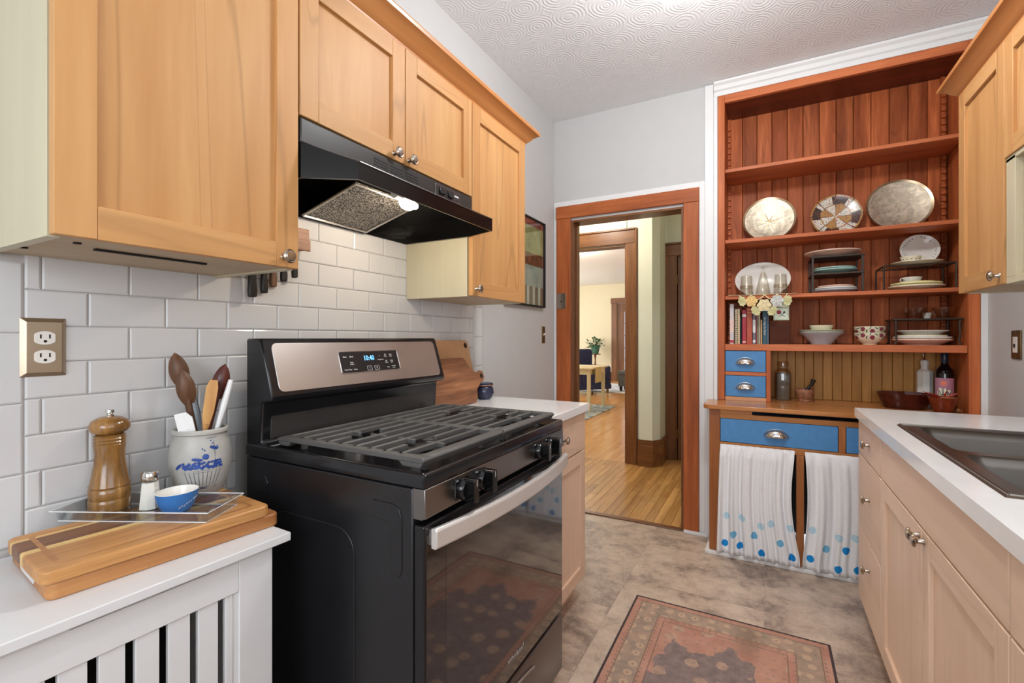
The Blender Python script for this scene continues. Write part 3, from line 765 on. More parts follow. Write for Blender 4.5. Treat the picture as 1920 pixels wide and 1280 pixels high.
P('cushion', B().box(-.26, .26, -.24, .24, .36, .46), 'ottoman_grey', t, bev=.02)
P('body', B().box(-.25, .25, -.23, .23, .11, .36), 'ottoman_grey', t, bev=.008)
for a in (-.2, .2):
    for c in (-.18, .18): P('foot', B().lathe([(0, 0), (.03, 0), (.04, .11), (0, .11)], 8, (a, c, 0)), 'black_matte', t)
# hall lamp
t = T('hall_lamp', 'round glass ceiling lamp in the hall', 'lamp', (-.2, 3.85, ZC))
P('base', B().lathe([(0, 0), (.12, 0), (.12, -.03), (0, -.03)], 20), 'old_brass', t)
P('shade', B().lathe([(.11, -.03), (.13, -.06), (.1, -.10), (0, -.12)], 20), 'lamp_glass', t)
point('hall_lamp_light', (-.2, 3.85, 2.55), 30, (1, .93, .80), .1)
t = T('dining_lamp', 'round glass ceiling lamp over the dining table', 'lamp', (-1.75, 7.75, 2.75))
P('base', B().lathe([(0, 0), (.12, 0), (.12, -.03), (0, -.03)], 20), 'old_brass', t)
P('shade', B().lathe([(.11, -.03), (.13, -.06), (.1, -.10), (0, -.12)], 20), 'lamp_glass', t)
point('dining_lamp_light', (-1.75, 7.75, 2.5), 36, (1, .93, .82), .1)
# kitchen ceiling lamp (above the frame)
t = T('ceiling_lamp', 'round glass ceiling lamp in the middle of the kitchen', 'lamp', (1.22, 1.70, ZC))
P('base', B().lathe([(0, 0), (.15, 0), (.15, -.03), (0, -.03)], 24), 'nickel', t)
P('shade', B().lathe([(.14, -.03), (.16, -.06), (.13, -.10), (.06, -.125), (0, -.13)], 24), 'lamp_glass', t)
point('ceiling_lamp_light', (1.22, 1.72, 2.55), 32, (.95, .975, 1.0), .07)

# ================================================================= left side
def upper_body(t, x0, x1, y0, y1, z0, z1):
    """hollow wall cabinet: sides, bottom with a light rail recess, top, back"""
    k = .018
    P('side', B().box(x0, x1, y0, y0 + k, z0, z1), 'maple_side', t, True, bev=.001)
    P('side', B().box(x0, x1, y1 - k, y1, z0, z1), 'maple_side', t, True, bev=.001)
    P('bottom', B().box(x0, x1, y0 + k, y1 - k, z0 + .004, z0 + .02), 'maple_under', t, True)
    P('top', B().box(x0, x1, y0 + k, y1 - k, z1 - k, z1), 'maple_under', t, True)
    P('back', B().box(x0, x0 + .008 if x0 < 1 else x0 + .008, y0 + k, y1 - k, z0 + .02, z1 - k), 'maple_under', t, True)
XF = .335
t = T('wall_cabinet', 'tall maple wall cabinet with one wide door, leftmost above the outlet', 'cabinet', (.16, .53, 1.385))
upper_body(t, .003, .311, .304, .752, 1.385, 2.14)
shaker(t, XF, 1, .3055, .7505, 1.387, 2.135, (.712, 1.411), .057)
P('under_slot', B().box(.21, .222, .40, .60, 1.3855, 1.3895), 'dark_void', t, True)
P('screw_cap', B().lathe([(0, 0), (.006, 0), (.006, .002), (0, .002)], 10, (.26, .36, 1.3865)), 'dark_void', t, True)
P('screw_cap', B().lathe([(0, 0), (.006, 0), (.006, .002), (0, .002)], 10, (.12, .33, 1.3865)), 'dark_void', t, True)
t = T('wall_cabinet', 'short maple wall cabinet with two doors above the range hood', 'cabinet', (.16, 1.135, 1.762))
upper_body(t, .003, .311, .7535, 1.5165, 1.764, 2.14)
shaker(t, XF, 1, .755, 1.1335, 1.766, 2.135, (1.085, 1.785), .055)
shaker(t, XF, 1, 1.1365, 1.515, 1.766, 2.135, (1.152, 1.785), .055)
t = T('wall_cabinet', 'narrow maple wall cabinet right of the range hood beside the picture', 'cabinet', (.16, 1.745, 1.38))
upper_body(t, .003, .311, 1.518, 1.972, 1.382, 2.14)
shaker(t, XF, 1, 1.5195, 1.9705, 1.384, 2.135, (1.545, 1.412), .057)
def crown(name, label, y0, y1, xc, sgn, z0):
    pr = [(0, 0), (.012, 0), (.014, .008), (.02, .012), (.03, .022), (.042, .036), (.056, .046), (.064, .05), (.066, .06), (.062, .068), (.0, .068)]
    b = B(); n = len(pr); vs = []; fs = []
    # front run with a mitred return at the far end
    path = [(y0, 0), (y1, 1), ]
    for y, m in path:
        for q, z in pr: vs.append((xc + sgn * q, y + (q if m else 0), z0 + z))
    xw = xc - sgn * .31
    for q, z in pr: vs.append((xw, y1 + q, z0 + z))
    for s in range(2):
        for i in range(n):
            j = (i + 1) % n; fs.append((s * n + i, s * n + j, (s + 1) * n + j, (s + 1) * n + i))
    fs += [tuple(range(n)), tuple(range(2 * n, 3 * n))]
    b.raw(vs, fs); bmesh.ops.recalc_face_normals(b.m, faces=b.m.faces[:])
    o = P(name, b, 'maple_crown', ang=30); tag(o, label, 'moulding'); return o
crown('crown_moulding', 'honey maple crown moulding along the left wall cabinets', .25, 1.974, XF - .018, 1, 2.137)

# range hood
t = T('range_hood', 'black under-cabinet range hood with lit bulb above the stove', 'range hood', (.2, 1.135, 1.61))
P('front_panel', B().box(.003, .335, .757, 1.513, 1.70, 1.761), 'hood_panel', t, True, bev=.003)
def hood_shell():
    out = [(.003, .757, 1.70), (.335, .757, 1.70), (.45, .833, 1.655), (.45, 1.476, 1.655), (.335, 1.513, 1.70), (.003, 1.513, 1.70)]
    k = .006
    inn = [(.009, .757 + k), (.333, .757 + k), (.444, .833 + k), (.444, 1.476 - k), (.333, 1.513 - k), (.009, 1.513 - k)]
    n = 6
    vs = [p for p in out] + [(p[0], p[1], 1.612) for p in out] + [(p[0], p[1], 1.612) for p in inn] + [(p[0], p[1], 1.688 if p[0] < .4 else 1.648) for p in inn]
    fs = []
    for i in range(n):
        j = (i + 1) % n
        fs += [(i, j, n + j, n + i), (n + i, n + j, 2 * n + j, 2 * n + i), (2 * n + i, 2 * n + j, 3 * n + j, 3 * n + i)]
    fs += [(3 * n + 0, 3 * n + 1, 3 * n + 4, 3 * n + 5), (3 * n + 1, 3 * n + 2, 3 * n + 3, 3 * n + 4), (0, 1, 4, 5), (1, 2, 3, 4)]
    b = B().raw(vs, fs); bmesh.ops.recalc_face_normals(b.m, faces=b.m.faces[:]); return b
P('canopy', hood_shell(), 'hood_black', t, True, ang=25)
P('edge_highlight', B().tube([(.337, .80, 1.6995), (.452, .836, 1.656), (.452, 1.474, 1.656), (.337, 1.511, 1.6995)], .0016, 6), 'stainless_dark', t, True)  # thin steel tube drawn in as the highlight along the lip edge
fz = lambda x: 1.614 + (x - .03) * .27
fb = B().raw([(.032, 1.0, fz(.032)), (.262, 1.0, fz(.262)), (.262, 1.262, fz(.262)), (.032, 1.262, fz(.032))] + [(.032, 1.0, fz(.032) + .008), (.262, 1.0, fz(.262) + .008), (.262, 1.262, fz(.262) + .008), (.032, 1.262, fz(.032) + .008)],
             [(3, 2, 1, 0), (4, 5, 6, 7), (0, 1, 5, 4), (1, 2, 6, 5), (2, 3, 7, 6), (3, 0, 4, 7)])
ff = P('filter', fb, 'filter_mesh', t, True)
rim = [(.03, .996, fz(.03) - .001), (.265, .996, fz(.265) - .001), (.265, 1.266, fz(.265) - .001), (.03, 1.266, fz(.03) - .001), (.03, .996, fz(.03) - .001)]
P('filter_frame', B().tube(rim, .0045, 6), 'stainless', ff, True)
for k in range(3):
    y0 = 1.0 + k * .068
    for i in range(5):
        z0 = 1.707 + i * .0085
        P('vent_slot', B().box(.3345, .3362, y0, y0 + .06, z0, z0 + .0042), 'black_matte', t, True)
cp = P('control_plate', B().box(.334, .3375, 1.285, 1.43, 1.709, 1.752), 'stainless_dark', t, True, bev=.0008)
P('control_inset', B().box(.337, .338, 1.289, 1.426, 1.716, 1.748), 'hood_panel', cp, True)
for yy in (1.318, 1.368): P('rocker_switch', B().prism([(.338, 1.722), (.346, 1.722), (.341, 1.744), (.338, 1.744)], 'y', yy - .014, yy + .014), 'knob_black', cp, True, bev=.001)
P('badge', B().box(.338, .3386, 1.395, 1.42, 1.733, 1.739), 'ink_white', cp, True)
P('lamp_socket', B().lathe([(0, 0), (.016, 0), (.016, .03), (0, .03)], 16, (.335, 1.085, 1.664), 'y'), 'ivory', t, True)
P('bulb', B().lathe([(0, -.03), (.012, -.028), (.02, -.016), (.0225, 0), (.02, .014), (.012, .026), (.01, .04), (0, .04)], 18, (.318, 1.165, 1.654), 'y'), 'bulb_glow', t, True)
point('hood_bulb_light', (.318, 1.165, 1.625), 3.2, (1, .87, .70), .015)

# knife rack hidden behind the first cabinet, handles hanging below
t = T('knife_rack', 'brown wooden knife rack on the tile behind the wall cabinet', 'knife rack', (.02, .9, 1.43))
P('bar', B().box(.003, .05, .80, 1.005, 1.50, 1.565), 'walnut_board', t, True, bev=.003)
P('lip', B().box(.05, .056, .80, 1.005, 1.495, 1.53), 'walnut_board', t, True, bev=.002)
kk = ((.830, 1.337, 'black tapered'), (.866, 1.351, 'slim black'), (.895, 1.372, 'brown and steel'), (.930, 1.392, 'ribbed black'), (.968, 1.408, 'short black'))
for i, (yy, zb, wd) in enumerate(kk):
    t = T('kitchen_knife', 'kitchen knife with ' + wd + ' handle hanging under the wall cabinet', 'knife', (.028, yy, zb))
    hw = (.0115, .009, .009, .009, .008)[i]
    pf = [(-hw, 0), (hw * .9, .002), (hw, .02), (hw * .75, .05), (hw * .85, .1), (-hw * .85, .1), (-hw, .05), (-hw * 1.15, .02)]
    P('handle', B().prism(pf, 'x', -.007, .007), 'spoon_dark' if i == 2 else 'plastic_black', t, bev=.003)
    P('blade', B().prism([(-.009, .098), (.009, .098), (.009, .22), (0, .235), (-.009, .21)], 'x', -.001, .001), 'stainless', t)

# outlet on the tile, switches
def plate_outlet():
    t = T('wall_outlet', 'bronze-toned double outlet plate on the left tile wall', 'outlet', (.0022, .3915, 1.20))
    b = B().raw([(0, -.0365, -.0615), (0, .0365, -.0615), (0, .0365, .0615), (0, -.0365, .0615), (.008, -.028, -.053), (.008, .028, -.053), (.008, .028, .053), (.008, -.028, .053)],
                [(0, 1, 5, 4), (1, 2, 6, 5), (2, 3, 7, 6), (3, 0, 4, 7), (4, 5, 6, 7), (3, 2, 1, 0)])
    P('plate', b, 'plate_brass', t, smooth=False, bev=.001)
    for s in (-.0195, .0195):
        pts = [(.0165 * math.cos(a) if abs(.0165 * math.cos(a)) < .0162 else .0162, 0) for a in (0,)]
        poly = [(max(-.0142, min(.0142, .0172 * math.cos(2 * PI * i / 24))) * 1.15, .0142 * math.sin(2 * PI * i / 24)) for i in range(24)]
        r_ = P('receptacle', B().prism(poly, 'x', .008, .0105).mv(0, 0, s), 'ivory', t, bev=.0006)
        P('slot', B().box(.0104, .0109, -.0082, -.0058, s - .001, s + .0075), 'dark_void', r_)
        P('slot', B().box(.0104, .0109, .0058, .0082, s - .001, s + .0075), 'dark_void', r_)
        P('ground_hole', B().lathe([(0, 0), (.0028, 0), (.0028, .0006), (0, .0006)], 10, (.0104, 0, s - .0068), 'x'), 'dark_void', r_)
plate_outlet()
t = T('light_switch', 'narrow dark toggle switch plate left of the doorway', 'switch', (-.006, 2.915, 1.24))
P('plate', B().box(0, .006, -.022, .022, -.057, .057), 'old_brass', t, bev=.002)
P('toggle', B().prism([(.006, -.006), (.02, .004), (.02, .012), (.006, .008)], 'y', -.005, .005), 'ivory', t)
t = T('light_switch', 'narrow dark switch plate with ivory insert on the right wall', 'switch', (XR, 2.80, 1.19))
P('plate', B().box(-.007, 0, -.042, .042, -.062, .062), 'old_brass', t, bev=.003)
P('insert', B().box(-.009, -.007, -.02, .02, -.034, .034), 'ivory', t, bev=.001)
P('toggle', B().box(-.0125, -.009, -.005, .005, -.012, .004), 'plastic_black', t)
for s in (-.05, .05): P('screw', B().lathe([(0, 0), (.004, 0), (.003, -.0015), (0, -.0015)], 10, (-.007, 0, s), 'x'), 'old_brass', t)
t = T('framed_picture', 'framed still-life print on the left wall beside the cabinet', 'picture', (-.006, 2.64, 1.708))
P('frame', B().box(0, .026, -.27, .262, .275, .285).box(0, .026, -.27, .262, -.285, -.275).box(0, .026, -.28, -.27, -.285, .285).box(0, .026, .25, .262, -.285, .285), 'black_matte', t, bev=.001)
P('print', B().box(.004, .012, -.27, .25, -.275, .275), 'print_art', t)
P('pane', B().box(.018, .0195, -.27, .25, -.275, .275), 'window_glass', t)

# ----------------------------------------------------------------- radiator cover (stands a little askew)
SL = .785
t = T('radiator_cover', 'white slatted radiator cover with solid top beside the stove', 'radiator cover', (.024, .699, 0), -R(2.35))
def loc(b, *a, **k): return P(a[0], b, a[1], t, **k)
loc(B().box(.0, .376, -1.3, 0, SL - .019, SL), 'top', 'radiator_paint', bev=.0025)
fx = .358
loc(B().box(fx - .02, fx, -.105, -.033, 0.0, SL - .0195), 'stile', 'radiator_paint', bev=.0015)
loc(B().box(fx - .02, fx, -1.29, -1.22, 0.0, SL - .0195), 'stile', 'radiator_paint', bev=.0015)
loc(B().box(fx - .02, fx, -1.22, -.105, .695, .757), 'rail', 'radiator_paint', bev=.0015)
loc(B().box(fx - .02, fx, -1.22, -.37, .757, SL - .0195).box(fx - .02, fx, -.158, -.105, .757, SL - .0195), 'rail', 'radiator_paint')
loc(B().box(fx - .02, fx, -1.22, -.105, .0, .09), 'rail', 'radiator_paint', bev=.0015)
loc(B().box(fx - .014, fx - .006, -.118, -.105, .09, .695), 'bead', 'radiator_paint', bev=.001)
y = -.130
for k in range(22):
    loc(B().box(fx - .016, fx - .004, y - .036 + .0, y + .0, .088, .697), 'slat', 'radiator_paint', bev=.001) if k else loc(B().box(fx - .016, fx - .004, y - .0, y + .014, .088, .697), 'slat', 'radiator_paint', bev=.001)
    y -= .0505 if k else .0145
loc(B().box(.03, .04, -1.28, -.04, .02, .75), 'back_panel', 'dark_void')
loc(B().box(.03, fx - .02, -.05, -.034, 0, SL - .0195), 'end_panel', 'radiator_paint')

# cutting boards lie stacked on it
def board(name, label, mat, loc, rz, wd, ln, th, rad, groove=None, slot=False):
    t = T(name, label, 'cutting board', loc, rz)
    o = P('board', B().prism(rrect(-wd / 2, wd / 2, -ln / 2, ln / 2, rad), 'z', 0, th), mat, t, bev=.004, seg=3)
    if slot: P('grip_slot', B().prism([(p[0], p[1]) for p in rrect(-.05, .05, -.0085, .0085, .008)], 'y', -ln / 2 - .0004, -ln / 2 + .004).mv(0, 0, th * .5), 'radiator_paint', t)
    if groove:
        m = groove; b = B()
        q = rrect(-wd / 2 + m, wd / 2 - m, -ln / 2 + m, ln / 2 - m, .012); n = len(q); q2 = rrect(-wd / 2 + m + .008, wd / 2 - m - .008, -ln / 2 + m + .008, ln / 2 - m - .008, .008)
        b.raw([(p[0], p[1], th + .0003) for p in q] + [(p[0], p[1], th + .0003) for p in q2], [(i, (i + 1) % n, n + (i + 1) % n, n + i) for i in range(n)])
        P('juice_groove', b, 'spoon_dark' if False else 'board_b', t)
    return t
board('cutting_board', 'thick lower wooden cutting board with a grip slot in its end', 'board_b', (.189, .516, SL), -R(5.7), .262, .392, .029, .016, slot=True)
board('cutting_board', 'striped upper wooden cutting board with a juice groove', 'board_strips', (.202, .498, SL + .029), -R(5.2), .240, .378, .024, .016, groove=.024)
BT = SL + .053
# pepper mill
t = T('pepper_mill', 'turned wooden pepper mill on the cutting board', 'pepper mill', (.051, .486, BT + .003))
P('body', B().lathe([(0, 0), (.036, 0), (.0375, .004), (.0375, .022), (.036, .025), (.0375, .028), (.0375, .046), (.0355, .049), (.037, .053), (.034, .062), (.028, .10), (.0265, .125), (.0285, .140), (.029, .143), (.0275, .145), (.0295, .149), (.0275, .152), (.0295, .156), (.0275, .159), (.029, .163), (.024, .166), (0, .166)], 36), 'mill_wood', t)
P('head', B().lathe([(0, .1665), (.024, .1665), (.032, .171), (.0365, .179), (.0365, .186), (.032, .196), (.02, .203), (.008, .205), (0, .205)], 36), 'mill_wood', t)
P('finial', B().lathe([(0, .205), (.008, .205), (.008, .208), (.005, .209), (.0055, .211), (.008, .213), (.0075, .219), (0, .220)], 16), 'chrome', t)
# acrylic tray, salt, dish
def tray():
    t = T('acrylic_tray', 'clear acrylic tray on the cutting board', 'tray', (.158, .520, BT), -R(63))
    w_, l_, h = .112, .320, .024
    o = B(); n = 4
    A = [(-w_ / 2, -l_ / 2), (w_ / 2, -l_ / 2), (w_ / 2, l_ / 2), (-w_ / 2, l_ / 2)]
    def rg(k, z): return [(p[0] * (1 + k / w_ * 2), p[1] * (1 + k / l_ * 2), z) for p in A]
    vs = rg(-.004, 0) + rg(.0, h - .002) + rg(.006, h - .002) + rg(.006, h) + rg(-.002, h) + rg(-.006, .0025)
    fs = [(3, 2, 1, 0)] + [(r * 4 + i, r * 4 + (i + 1) % 4, (r + 1) * 4 + (i + 1) % 4, (r + 1) * 4 + i) for r in range(5) for i in range(4)] + [(20, 21, 22, 23)]
    P('tray_shell', o.raw(vs, fs), 'clear_acrylic', t, smooth=False)
    for k_, z_ in ((.006, h), (-.004, .0015)):
        q = rg(k_, z_); P('edge', B().tube(q + q[:1], .0011, 6), 'acrylic_edge', t)
tray()
t = T('salt_shaker', 'small faceted glass salt shaker with steel cap', 'salt shaker', (.128, .530, BT + .003))
P('salt', B().lathe([(0, .001), (.0212, .001), (.0160, .058), (0, .058)], 8), 'salt_white', t, smooth=False)
P('glass', B().lathe([(0, 0), (.022, 0), (.0225, .004), (.017, .058), (.014, .062), (0, .062)], 8), 'clear_glass', t, smooth=False)
P('cap', B().lathe([(0, .062), (.0155, .062), (.0165, .064), (.0165, .076), (.013, .082), (0, .083)], 20), 'chrome', t)
t = T('dip_dish', 'small blue dish with white interior on the acrylic tray', 'dish', (.192, .553, BT + .003), R(40))
sh = Matrix.Identity(4); sh[2][0] = .0
b = B().lathe([(0, 0), (.026, 0), (.032, .01), (.038, .026), (.0405, .042)], 32)
for v in b.m.verts:
    k = max(0, (v.co.z - .012) / .034); v.co.z += k * v.co.x * .03
P('bowl', b, 'blue_cup', t)
b = B().lathe([(.0405, .042), (.039, .0425), (.0362, .026), (.028, .010), (0, .006)], 32)
for v in b.m.verts:
    k = max(0, (v.co.z - .012) / .034); v.co.z += k * v.co.x * .03
P('lining', b, 'china_white', t)
def dshf(z):
    q = [(.026, 0), (.032, .01), (.038, .026), (.0405, .042)]
    for (r0, z0), (r1, z1) in zip(q, q[1:]):
        if z <= z1: return r0 + (r1 - r0) * (z - z0) / (z1 - z0)
    return .0405
onlathe(dshf, [(R(-58 + 7 * k), .012 + .0022 * k + .001 * math.sin(k * 2.3), .0007, .0022 + .0012 * (k % 3 == 0), -.5 + .3 * math.sin(k * 1.7), 'dot') for k in range(9)], 'ink_white', 'script_lettering', t, .0009)
# stoneware crock with utensils
CRp = [(.045, 0), (.048, .004), (.058, .03), (.066, .07), (.067, .095), (.062, .125), (.055, .142), (.056, .147), (.061, .150), (.061, .157), (.057, .160)]
def crf(z):
    for (r0, z0), (r1, z1) in zip(CRp, CRp[1:]):
        if z0 <= z <= z1: return r0 + (r1 - r0) * (z - z0) / max(1e-6, z1 - z0)
    return CRp[-1][0]
M('stoneware', (178, 176, 170), .42, nscale=14, namt=.16, bscale=200, bstr=.12)
M('cobalt', (44, 74, 148), .4, nscale=90, namt=.35)
M('slate_line', (70, 78, 98), .5)
CL = (.098, .652, BT)
t = T('utensil_crock', 'grey stoneware crock painted with a blue basket of flowers', 'crock', CL)
P('pot', B().lathe([(0, 0)] + CRp + [(.052, .158), (.050, .148), (.058, .12), (.06, .07), (.05, .02), (0, .012)], 40), 'stoneware', t)
A0 = R(-24)
sh_ = [(A0 + .0 + random.uniform(-.62, .62), .078 + random.uniform(-.008, .008), .0035, .0030, 0, 'dot') for k in range(70)]
sh_ += [(A0 - .78, .078, .010, .007, .7, 'leaf'), (A0 - .18, .093, .012, .007, -.2, 'leaf'), (A0 + .08, .098, .007, .012, -.3, 'leaf'), (A0 + .36, .117, .010, .007, -.4, 'leaf')]
sh_ += [(A0 + a, z_, .0018, .0018, 0, 'dot') for a, z_ in ((.28, .134), (.33, .128), (.48, .120), (.5, .115), (.05, .113), (-.02, .117))]
onlathe(crf, sh_, 'cobalt', 'painted_flowers', t)
ln_ = [(A0 + k * .13 - .52 + (.0), .045, .0006, .021, -(k - 4) * .06, 'dot') for k in range(9)]
ln_ += [(A0, .066, .045, .0009, 0, 'dot'), (A0, .061, .044, .0007, 0, 'dot'), (A0, .022, .032, .003, 0, 'dot'), (A0 + .38, .108, .0006, .028, 0, 'dot'), (A0 + .33, .14, .014, .0006, 0, 'dot')]
onlathe(crf, ln_, 'slate_line', 'painted_basket', t, .0005)
def utensil(name, label, kind, mat, base, tip, wd, ln, twist=0.0, mat2=None):
    """stands in the crock: handle from base to the start of the head, head to the tip (offsets from crock centre)"""
    p0, p1 = Vector(base), Vector(tip); d = (p1 - p0); L_ = d.length
    t = T(name, label, 'utensil', (CL[0] + p0.x, CL[1] + p0.y, CL[2] + p0.z))
    q = Vector((0, 0, 1)).rotation_difference(d.normalized()).to_matrix().to_4x4() @ Matrix.Rotation(twist, 4, 'Z')
    hl = L_ - ln
    P('handle', B().tube([(0, 0, 0), (0, 0, hl * .6), (0, 0, hl + .012)], [.0045, .0052, .006], 10).xf(q), mat2 or mat, t)
    b = B()
    if kind == 'spoon':
        n, m = 14, 8; vs = []
        for side in (0, 1):
            for j in range(m + 1):
                v_ = j / m
                hw = wd * math.sin(PI * min(1, .12 + v_ * .88)) ** .65 if v_ < 1 else 0.0005
                for i in range(n + 1):
                    u = i / n * 2 - 1; cup = (1 - u * u) * math.sin(PI * v_) * .012
                    vs.append((u * hw, (-cup if side == 0 else -cup * .65 + .0035), hl + v_ * ln))
        k = (n + 1) * (m + 1)
        fs = [(s * k + j * (n + 1) + i, s * k + j * (n + 1) + i + 1, s * k + (j + 1) * (n + 1) + i + 1, s * k + (j + 1) * (n + 1) + i) for s in (0, 1) for j in range(m) for i in range(n)]
        for j in range(m):
            for i in (0, n): fs.append((j * (n + 1) + i, (j + 1) * (n + 1) + i, k + (j + 1) * (n + 1) + i, k + j * (n + 1) + i))
        b.raw(vs, fs); bmesh.ops.recalc_face_normals(b.m, faces=b.m.faces[:])
    elif kind == 'paddle':
        b.prism([(-.006, hl), (.006, hl), (wd, hl + ln * .35), (wd * 1.05, hl + ln * .85), (wd * .7, hl + ln), (-wd * .55, hl + ln), (-wd, hl + ln * .85), (-wd * .9, hl + ln * .3)], 'y', -.003, .003)
    elif kind == 'scraper':
        b.prism([(-wd, hl), (wd, hl), (wd, hl + ln * .7), (wd * .4, hl + ln), (-wd, hl + ln)], 'y', -.0035, .0035)
    else:
        b.tube([(0, 0, hl), (0, 0, hl + ln * .5), (0, 0, L_)], [.006, .0085, .006], 10, 1.4)
    P('head', b.xf(q), mat, t, bev=.0015 if kind in ('paddle', 'scraper') else 0)
    return t
cv = Vector((math.cos(R(-28.5)), math.sin(R(-28.5)), 0)); cr = Vector((math.cos(R(61.5)), math.sin(R(61.5)), 0))   # towards and across the viewer's line
def uo(a, d, z): v = cr * a + cv * d; return (v.x, v.y, z)
tw = R(-28.5) + R(90)
utensil('wooden_spoon', 'dark wooden spoon, tallest at the back left of the crock', 'spoon', 'spoon_dark', uo(.01, -.02, .02), uo(-.055, -.035, .345), .021, .085, tw)
utensil('wooden_spoon', 'weathered brown wooden spoon in front of the tallest one', 'spoon', 'spoon_dark', uo(.012, .01, .02), uo(-.038, .02, .305), .020, .085, tw)
utensil('wooden_spoon', 'reddish dark wooden spoon leaning right in the crock', 'spoon', 'spoon_red', uo(-.01, -.01, .02), uo(.052, -.01, .315), .020, .09, tw)
utensil('wooden_spatula', 'light wooden spatula standing in the crock', 'paddle', 'spoon_light', uo(-.01, .02, .02), uo(.026, .03, .278), .0125, .12, tw)
utensil('rubber_scraper', 'white rubber scraper with measuring marks in the crock', 'scraper', 'silicone_white', uo(.0, .025, .02), uo(-.036, .038, .203), .017, .05, tw)
utensil('spoon_handle', 'white plastic utensil handle at the right of the crock', 'rod', 'silicone_white', uo(.0, .01, .02), uo(.064, .012, .275), .01, .12, tw)
utensil('spoon_handle', 'grey utensil handle at the back of the crock', 'rod', 'handle_grey', uo(.02, -.03, .02), uo(-.018, -.035, .245), .01, .1, tw)

# ================================================================= stove
YS0, YS1 = .7725, 1.5345
st = T('gas_range', 'black and stainless freestanding gas range with cast-iron grates', 'stove', (.39, 1.153, 0))
P('body', B().box(.085, .672, YS0 + .003, YS1 - .003, .04, .897), 'black_pebble', st, True, bev=.004)
e = rrect(.19, .50, .08, .775, .06)
P('side_emboss', B().prism([(p[0], p[1]) for p in e], 'y', YS0 + .0005, YS0 + .004), 'black_pebble', st, True, bev=.0025, seg=3)
P('side_emboss', B().prism([(.545, .835), (.556, .856), (.615, .856), (.634, .848), (.642, .83), (.642, .712), (.634, .698), (.618, .698), (.610, .712), (.610, .806), (.600, .816), (.556, .816)], 'y', YS0 + .0008, YS0 + .004), 'black_pebble', st, True, bev=.001)
P('side_emboss', B().prism([(.108, .73), (.108, .84), (.12, .856), (.168, .856), (.182, .836), (.170, .816), (.148, .816), (.140, .806), (.140, .73), (.132, .716), (.116, .716)], 'y', YS0 + .0008, YS0 + .004), 'black_pebble', st, True, bev=.001)
# cooktop pan with rolled rim
def pan(x0, x1, y0, y1, z0, zt, zr, m):
    o_ = rrect(x0, x1, y0, y1, .006, 3); r1 = rrect(x0 + m, x1 - m, y0 + m, y1 - m, .01, 3); r2 = rrect(x0 + m + .016, x1 - m - .016, y0 + m + .016, y1 - m - .016, .012, 3)
    o2 = rrect(x0 + .004, x1 - .004, y0 + .004, y1 - .004, .006, 3); n = len(o_)
    vs = [(p[0], p[1], z0) for p in o_] + [(p[0], p[1], zt - .004) for p in o_] + [(p[0], p[1], zt) for p in o2] + [(p[0], p[1], zt) for p in r1] + [(p[0], p[1], zr) for p in r2]
    return B().raw(vs, [tuple(range(n))[::-1]] + [(r * n + i, r * n + (i + 1) % n, (r + 1) * n + (i + 1) % n, (r + 1) * n + i) for r in range(4) for i in range(n)] + [tuple(range(4 * n, 5 * n))])
P('cooktop', pan(.085, .706, YS0, YS1, .902, .932, .915, .012), 'black_enamel', st, True, ang=50)
# back guard
gp = [(.083, .90), (.083, 1.218), (.14, 1.218), (.148, 1.212), (.194, 1.064), (.19, 1.050), (.155, 1.044), (.148, .94), (.165, .926), (.165, .90)]
P('backguard', B().prism(gp, 'y', YS0 + .004, YS1 - .004), 'black_enamel', st, True, bev=.006, seg=3, ang=30)
P('backguard_panel', B().box(.146, .1525, YS0 + .03, YS1 - .03, .945, 1.035), 'hood_panel', st, True, bev=.002)
up_ = Vector((-.046, 0, .148)).normalized()
FR_ = frame((.1712, 1.1535, 1.138), (0, 1, 0), up_)
def onface(poly, n0, n1): return B().prism(poly, 'z', n0, n1).xf(FR_)
P('console_face', onface(rrect(-.352, .352, -.068, .070, .016), -.002, .002), 'stainless', st, True, bev=.0008)
cb_ = P('control_display', onface(rrect(-.132, .126, -.03, .037, .006), .0018, .0032), 'plastic_black', st, True, bev=.0005)
P('display_bezel', B().tube([tuple(FR_ @ Vector((p[0], p[1], .003))) for p in rrect(-.134, .128, -.032, .039, .007)] + [tuple(FR_ @ Vector((.128, .032, .003)))], .0011, 6), 'stainless', cb_, True)
text('clock_digits', '10:40', .024, 'led_blue', cb_, FR_ @ Matrix.Translation((-.012, .014, .0035)), sx=.9)
for a, c, s_, tx in ((-.112, .021, .0075, 'Bake'), (-.085, .021, .0075, 'Broil'), (-.088, -.001, .006, 'Keep\nWarm'), (-.108, -.021, .0065, 'Cook Time'), (-.078, -.021, .0065, 'Timer'), (.038, .020, .008, '+'), (.04, .007, .006, 'Temp/Time'), (.038, -.006, .008, '-'),
                     (.066, .021, .006, 'Self\nClean'), (.092, .021, .006, 'Oven\nLight'), (.066, -.001, .006, 'Set\nClock'), (.092, -.001, .006, 'Delay\nStart'), (.070, -.021, .006, 'Start'), (.096, -.021, .006, 'Control\nLock')):
    text('key_legend', tx, s_, 'ink_white', cb_, FR_ @ Matrix.Translation((a, c, .0034)), .0001)
for a, s_ in ((-.017, 'START'), (.016, 'X')):
    q = rrect(a - .010, a + .010, -.027, -.013, .002, 2); P('key_outline', B().tube([tuple(FR_ @ Vector((p[0], p[1], .0034))) for p in q + q[:1]], .0005, 4), 'ink_white', cb_, True)
    text('key_legend', s_ if s_ == 'X' else '>', .009, 'ink_white', cb_, FR_ @ Matrix.Translation((a, -.02, .0034)), .0001)
